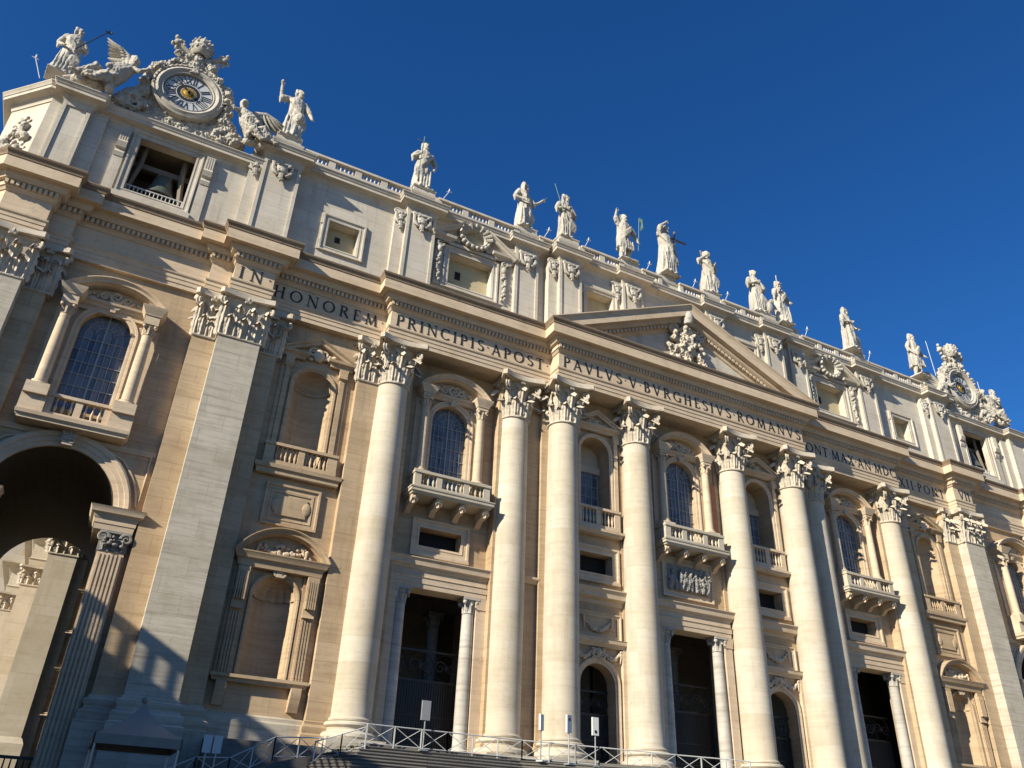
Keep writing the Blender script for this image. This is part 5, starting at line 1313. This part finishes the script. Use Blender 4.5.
    b = MB(); prof = [(.52,1.55),(.62,1.62),(.66,1.78),(.78,1.9),(.76,2.12),(.86,2.22),(.83,2.42),(.84,2.55),(.72,2.66),(.74,2.85),(.58,3.05),(.40,3.35),(.15,3.5),(.12,3.62),(.0,3.72)]
    b.lathe([(.3,1.9),(.42,1.6)]+prof, 0, 0, 22)
    for z,rr in ((1.95,.80),(2.45,.86),(2.85,.74)):
        for k in range(12): a = 2*PI*k/12; b.ball((rr*math.cos(a),rr*math.sin(a),z+.12),(.1,.1,.17),6,5)
    b.build('tiara', M['statue'], e, smooth=50)
    for sx in (-1,1):
        b = MB(); b.tube([(-sx*1.5,.15,.2),(sx*.2,.1,1.25),(sx*1.75,.0,2.2)], [.2,.2,.22], 8); 
        b.box(*sorted((sx*1.35,sx*1.95)),-.1,.2,2.15,2.6); b.ball((sx*1.8,0,2.2),.3,8,6)
        for k in range(3): b.ball((sx*(1.3+.32*k),0,1.7+.33*k+.42),(.17,.2,.22),7,5); b.ball((sx*(1.45+.32*k),0,1.35+.33*k),(.15,.2,.2),7,5)
        b.build('key', M['statue'], e, smooth=50)
    b = MB(); q = random.Random(4)
    for k in range(30): b.ball((q.uniform(-1.5,1.5),q.uniform(-.2,.3),q.uniform(-.2,1.2)*(1)), q.uniform(.14,.36), 7, 5)
    scroll(b,-1.2,.35,0,.55,-1,1.5,.34,PI/2); scroll(b,1.2,.35,0,.55,1,1.5,.34,PI/2); b.tube([(0,.2,-.6),(0,.1,1.7)],[.7,.42],10)
    for sx in (-1,1): b.tube([(sx*.4,0,1.5),(sx*.9,-.1,1.0),(sx*.7,-.15,.4),(sx*1.3,-.1,.0)],[.14,.2,.16,.06],6)
    me = remeshed(b, 'ribbon_carving', STM, .055, 1, .22, 2.4); from_mesh('ribbon_carving', me, e)
def wing(mx, rot=0.0):
    w_ = MB()
    rows = [((.0,.35,2.5),(.9,.5,3.3),(1.9,.55,3.35),(3.0,.5,3.05))]
    for k in range(9):
        t = k/8; ax = .15+1.75*t; az = 2.55+.8*math.sin(min(1,t*1.3)*PI/2)
        L = 1.25-.1*t; an = R_(-95+72*t)
        pts = [(ax,.42,az),(ax+L*.5*math.cos(an),.46,az+L*.5*math.sin(an)),(ax+L*1.0*math.cos(an+.15),.48,az+L*math.sin(an+.15))]
        w_.tube(pts, [.19,.20,.06], 7, sq=.5)
    w_.tube([(-.1,.35,2.35),(.5,.45,3.0),(1.2,.5,3.42),(2.0,.5,3.38)], [.2,.26,.25,.15], 8)
    for k in range(7): w_.ball((.2+.25*k,.40,2.7+.09*k),(.22,.12,.2),7,5)
    c, n = math.cos(rot), math.sin(rot)
    w_.v = [(.1+(x-.1)*c-(z-2.5)*n, y, 2.5+(x-.1)*n+(z-2.5)*c) for x,y,z in w_.v]
    return w_
def angel(x, y, z, mx, label, var=0, SC=1.15, WS=1.0):
    b = MB()
    b.tube([(.75,.05,.75),(.45,.0,1.2),(.15,0,1.75),(-.05,0,2.3),(-.15,0,2.62)], [.52,.50,.46,.44,.22], 12)
    b.tube([(-.16,-.02,2.6),(-.26,-.05,2.95)], [.15,.14], 8)
    for (k,f,r0) in (((1.35,-.5,1.15),(2.25,-.45,.25),.36),((.75,-.62,.75),(1.35,-.7,.02),.36)):
        b.tube([(.7,-.05,.8),k,f], [r0,.29,.15], 10); b.ball((f[0]+.12,f[1]-.12,f[2]+.02),(.22,.13,.1),8,6)
    hb = MB(); head(hb, 4.6, 0,0,0, -.35, False, True); b.merge(hb, (-.30,-.08,3.12), 0, 1)
    for el,wr,s0 in (((-.75,-.35,2.15),(-1.25,-.45,2.55),(-.38,-.05,2.42)),((.55,-.35,1.95),(.85,-.55,1.55),(.22,-.05,2.42))):
        b.tube([s0,el,wr],[.19,.15,.09],9); b.ball((wr[0]*1.03,wr[1],wr[2]),(.11,.09,.12),8,6)
    q = random.Random(6+var)
    for k in range(13):                                  # drapery over hips and legs
        x0 = .3+.1*k; b.tube([(x0-.2,-.3,1.35-.03*k),(x0+.1,-.62,.9-.04*k),(x0+.35+q.uniform(-.1,.2),-.55,.2)], [.10,.13,.06], 6)
    for k in range(6): b.tube([(-.3+.1*k,-.35,2.3),(.1+.1*k,-.45,1.8),(.4+.08*k,-.42,1.25)], [.06,.09,.07], 6)
    for k in range(12): b.ball((q.uniform(.2,2.2),q.uniform(-.3,.3),q.uniform(0,.5)), q.uniform(.16,.36), 7, 5)
    b.tube([(1.0,0,.5),(1.9,.1,.3),(2.8,.1,.1)],[.4,.3,.1],9)
    if mx < 0: 
        bb_ = MB(); bb_.merge(b, (0,0,0), 0, 1, -1); b = bb_
    me = remeshed(b, 'angel_statue', STM, .05, 1, .09, 2.8, .6)
    o = from_mesh('angel_statue', me, None, (x,y,z), 0, None, (SC,SC,SC)); tag(o, label, 'angel statue', 'winged figures beside the roof clocks')
    for j in range(2):
        w_ = MB(); w_.merge(wing(mx, .75 if WS < 1 else -.1), (0,.0 if j == 0 else .35,(0 if j == 0 else .15)+2.5*(1-WS)), 0, WS*(1 if j == 0 else .9), mx); w_.build('wing', M['trim'] if False else STM, o, smooth=50)
clock(-44.65, .9, 44.25, 'round clock with black Roman numerals and gilt centre above the left bell opening', 'stone tiara over crossed keys on top of the left clock')
clock(42.55, .9, 44.4, 'smaller looking far clock with gilt centre above the right bell opening', 'stone tiara over crossed keys on top of the far right clock')
angel(-40.35, .35, 41.25, 1, 'winged stone figure reclining against the right side of the left clock')
angel(-49.05, .35, 41.0, -1, 'winged stone figure leaning on the left side of the left clock', 1, 1.25, .85)
angel(46.7, .75, 41.3, 1, 'winged stone figure on the far end beyond the right clock', 2)
angel(39.2, .75, 41.3, -1, 'winged stone figure between the right clock and the tunic saint', 3)
#PART4
# ------------------------------------------------------------------ railings on the stairs
def railing(label, pts, h=1.02, pw=1.55):
    r = empty('metal_railing', pts[0]); tag(r, label, 'railing', 'grey railings along the stairs'); O = Vector(pts[0])
    fb = MB()
    for p,q in zip(pts[:-1],pts[1:]):
        P, Q = Vector(p)-O, Vector(q)-O; L = (Q-P).length; n = max(1,int(round(L/pw)))
        for z,rr in ((h,.035),(.10,.028)): fb.tube([tuple(P+Vector((0,0,z))),tuple(Q+Vector((0,0,z)))], rr, 6)
        for i in range(n):
            a = P+(Q-P)*(i/n); c = P+(Q-P)*((i+1)/n); e = (c-a)*.06
            pb_ = MB(); pb_.box(a.x-.03,a.x+.03,a.y-.03,a.y+.03,a.z-.12,a.z+h+.02); pb_.build('post', M['rail'], r, smooth=0)
            xb = MB(); xb.tube([tuple(a+e+Vector((0,0,.14))),tuple(c-e+Vector((0,0,h-.05)))], .02, 5); xb.tube([tuple(a+e+Vector((0,.01,h-.05))),tuple(c-e+Vector((0,.01,.14)))], .02, 5)
            xb.build('cross_brace', M['rail'], r, smooth=30)
        pb_ = MB(); c = Q; pb_.box(c.x-.03,c.x+.03,c.y-.03,c.y+.03,c.z-.12,c.z+h+.021); pb_.build('post', M['rail'], r, smooth=0)
    fb.build('rails', M['rail'], r, smooth=40)
railing('grey X-braced railing along the front edge of the stairs below the columns', [(-26.5,-5.05,-.42),(-21.9,-5.05,-.42),(-17.3,-5.05,-.42),(-12.7,-6.2,-.5),(-8.3,-7.4,-.62),(-3.8,-8.6,-.7)])
railing('sloping X-braced railing running down left from the long railing', [(-26.6,-5.3,-.6),(-27.8,-5.1,-1.04),(-29.0,-4.6,-1.45)])
railing('lower zigzag X-braced railing descending in shade beside the ramp', [(-28.3,-3.4,-1.12),(-30.8,-3.5,-1.3),(-32.9,-3.55,-2.45),(-34.5,-3.6,-2.55),(-36.6,-3.7,-3.6)], pw=1.2)
# ramp body left of the stairs
b = MB(); b.prism_y([(-27.25,-6.79),(-27.25,-.6),(-30.8,-1.5),(-32.9,-2.65),(-34.5,-2.75),(-38.5,-4.9),(-38.5,-6.79)], -4.0, -2.9)
structure(b.build('ramp', M['step'], smooth=0))
# ------------------------------------------------------------------ white sign boards on posts
def sign(x, y, z, w_, h_, label, zb, mat='white', dot=True, rz=0):
    r = empty('sign_post', (x,y,zb), rz); tag(r, label, 'sign', 'upright white signs by the stairs')
    b = MB(); b.box(-w_/2,w_/2,-.06,.06,z-zb-h_/2,z-zb+h_/2); b.build('board', M[mat], r, smooth=0)
    b = MB(); b.tube([(0,.0,0),(0,0,z-zb-h_/2)], .035, 6); b.box(-.2,.2,-.2,.2,-.05,.03); b.build('post', M['steel'], r, smooth=30)
    if dot:
        b = MB(); b.tube([(0,-.066,z-zb+h_*.06*dot),(0,-.075,z-zb+h_*.06*dot)], w_*.22, 10); b.build('printed_mark', M['black'], r, smooth=0)
sign(-16.5,-5.8,1.56,.42,.86,'white sign box turned sideways, leftmost of the three beside the third column',-.45,dot=False,rz=.6)
sign(-14.86,-6.1,1.6,.42,.95,'white sign with one dark dot high up, in front of the third column base',-.5,dot=4,rz=.35)
sign(-13.2,-6.3,1.6,.42,.98,'white upright sign with a dark dot near its foot, right of the third column',-.52,dot=-5)
sign(-23.4,-5.3,1.55,.5,1.0,'grey upright sign standing in front of the dark left doorway',-.42,'dullgrey',False)
for x,l in ((-34.2,'left half of a pair of pale signs in shade by the ramp'),(-33.72,'right half of a pair of pale signs in shade by the ramp')): sign(x,-4.2,-.95,.4,.8,l,-2.7,dot=False)
# crowd barriers on the stairs
def barrier(x, y, z, label):
    r = empty('crowd_barrier', (x,y,z)); tag(r, label, 'barrier', 'steel crowd barriers on the stairs')
    b = MB(); b.tube([(-1.1,0,.1),(-1.1,0,1.0),(1.1,0,1.0),(1.1,0,.1)], .022, 6); b.tube([(-1.1,0,.22),(1.1,0,.22)], .018, 6); b.build('frame', M['iron'], r, smooth=40)
    b = MB()
    for k in range(17): b.tube([(-.98+.1225*k,0,.22),(-.98+.1225*k,0,1.0)], .009, 5)
    b.build('bars', M['iron'], r, smooth=0)
    for sx in (-1,1): b = MB(); b.tube([(sx*.9,-.35,0),(sx*.9,0,.12),(sx*.9,.35,0)], .02, 5); b.build('foot', M['steel'], r, smooth=0)
barrier(-23.3,-8.6,-1.75,'steel crowd barrier below the second column, nearer the left')
barrier(-20.9,-8.6,-1.75,'steel crowd barrier below the second column, nearer the right')
barrier(-10.9,-10.6,-1.75,'steel crowd barrier below the fourth column')
# ------------------------------------------------------------------ pagoda tent at the lower left
t = empty('event_tent', (-37.9,-10,-6.8)); tag(t, 'grey pagoda tent with a pointed roof in shade below the left pier', 'tent')
b = MB(); n = 10; hw = 1.62
rows = []
for i in range(n+1):
    s_ = i/n; k = hw*(1-s_)**1.7 + .05*s_; z = 5.2+1.55*s_
    rows.append([(k*cx,k*cy2,z) for cx,cy2 in ((-1,-1),(0,-1.0),(1,-1),(1,0),(1,1),(0,1),(-1,1),(-1,0))])
b.add([p for rw in rows for p in rw], [(i*8+j,i*8+(j+1)%8,(i+1)*8+(j+1)%8,(i+1)*8+j) for i in range(n) for j in range(8)])
b.ball((0,0,6.74),.15,8,6); b.build('roof', M['canvas'], t, smooth=50)
b = MB()
for a,c in (((-hw,-hw),(hw,-hw)),((hw,-hw),(hw,hw)),((hw,hw),(-hw,hw)),((-hw,hw),(-hw,-hw))):
    b.box(min(a[0],c[0])-.02,max(a[0],c[0])+.02,min(a[1],c[1])-.02,max(a[1],c[1])+.02,4.85,5.22)
b.build('valance', M['canvas'], t, smooth=0)
for sx in (-1,1):
    for sy in (-1,1): b = MB(); b.tube([(sx*(hw-.08),sy*(hw-.08),0),(sx*(hw-.08),sy*(hw-.08),5)], .05, 6); b.build('pole', M['steel'], t, smooth=30)
# ------------------------------------------------------------------ iron gate closing the passage foot
b = MB()
g = empty('passage_fence', (-44.75,3.0,-6.8)); tag(g, 'dark low fence with pale balusters across the foot of the left passage', 'fence')
b = MB(); b.box(-3.35,3.35,-.15,.15,0,4.2); b.build('panel', M['iron'], g, smooth=0)
b = MB()
for k in range(22): b.tube([(-3.2+.3*k,-.1,4.2),(-3.2+.3*k,-.1,5.0)], [.05,.035], 6)
b.box(-3.35,3.35,-.13,.05,5.0,5.15); b.build('balusters', M['iron'], g, smooth=40)
# ------------------------------------------------------------------ building seen through the passage
K = empty('flank_building', (-46,34,-6.8)); tag(K, 'sunlit pale building with giant pilasters seen through the left archway', 'building')
def kb(b, name, mat, **k):
    o = b.build(name, M[mat], None, **k); o.parent = K; o.matrix_parent_inverse = Matrix.Translation((46,-34,6.8)); return o
b = MB(); b.box(-45.1,-36,30.5,44,-6.8,23); b.box(-47.4,-36,43.5,57,-6.8,23); b.box(-49.6,-36,56.5,80,-6.8,23); kb(b,'wall','wall',smooth=0)
b = MB(); b.box(-62,-49,79,90,-6.8,44); kb(b,'wall','column',smooth=0)
for x0,x1,y in ((-45.45,-43.2,30.0),(-47.75,-45.6,43.0),(-50.0,-47.9,56.0),(-54.5,-52.3,62.0)):
    b = MB(); b.box(x0,x1,y,y+2.2,-6.8,16.0); b.box(x0+.35,x1+.9,y+.35,y+2.6,-6.8,16.0)
    b.mold([(x0,y+2),(x0,y),(x1,y),(x1,y+2)], [(-.1,-6.8),(.3,-6.8),(.3,1),(.1,1.4),(-.1,1.5)]); o = kb(b,'giant_pilaster','column',smooth=0)
    c = flat_capital((x1-x0)/2, .9, 1.9); c.build('capital', M['capital'], o, smooth=30, loc=((x0+x1)/2,y,16.0))
b = MB(); b.mold([(-49.9,80),(-49.9,56.1),(-47.65,56.1),(-47.65,43.1),(-45.35,43.1),(-45.35,30.1),(-36,30.1)], [(-.5,17.9),(0,17.9),(.05,18.6),(.15,18.7),(0,18.8),(0,20.2),(.3,20.4),(.5,20.8),(1.2,21.0),(1.3,21.8),(-.5,21.8)])
kb(b,'entablature','column',smooth=0)
for z in (3.5,10): b = MB(); rect_frame(b, -42.6, -41.6, z, z+3.2, 30.5, .25); kb(b,'window_frame','trim',smooth=0)
# ------------------------------------------------------------------ wing building on the left (outside the picture; its shadow falls on the stairs)
Wg = empty('corridor_wing', (-63,-60,-6.8)); tag(Wg, 'long travertine corridor wing with roof balustrade on the left of the forecourt', 'building')
def wb(b, name, mat, **k):
    o = b.build(name, M[mat], None, **k); o.parent = Wg; o.matrix_parent_inverse = Matrix.Translation((63,60,6.8+1.0)); return o
b = MB(); b.box(-68,-60.5,-75,-1.5,-8.2,13.05); wb(b,'wall','wall',smooth=0)
b = MB(); b.mold([(-60.5,-75),(-60.5,-1.5)], [(-.3,11.7),(0,11.7),(.1,12.1),(.5,12.4),(.6,13.0),(-.3,13.1)]); wb(b,'cornice','trim',smooth=0)
for k in range(15): b = MB(); b.box(-60.5,-60.0,-73+5*k,-71.6+5*k,-6.8,11.7); wb(b,'pilaster','trim',smooth=0)
b = MB(); b.box(-60.7,-60.2,-75,-1.5,13.05,13.75); b.box(-60.75,-60.1,-75,-1.5,15.3,15.75)
for k in range(147): b.box(-60.6,-60.3,-74.8+.5*k,-74.56+.5*k,13.75,15.3)
wb(b,'balustrade','trim',smooth=0)
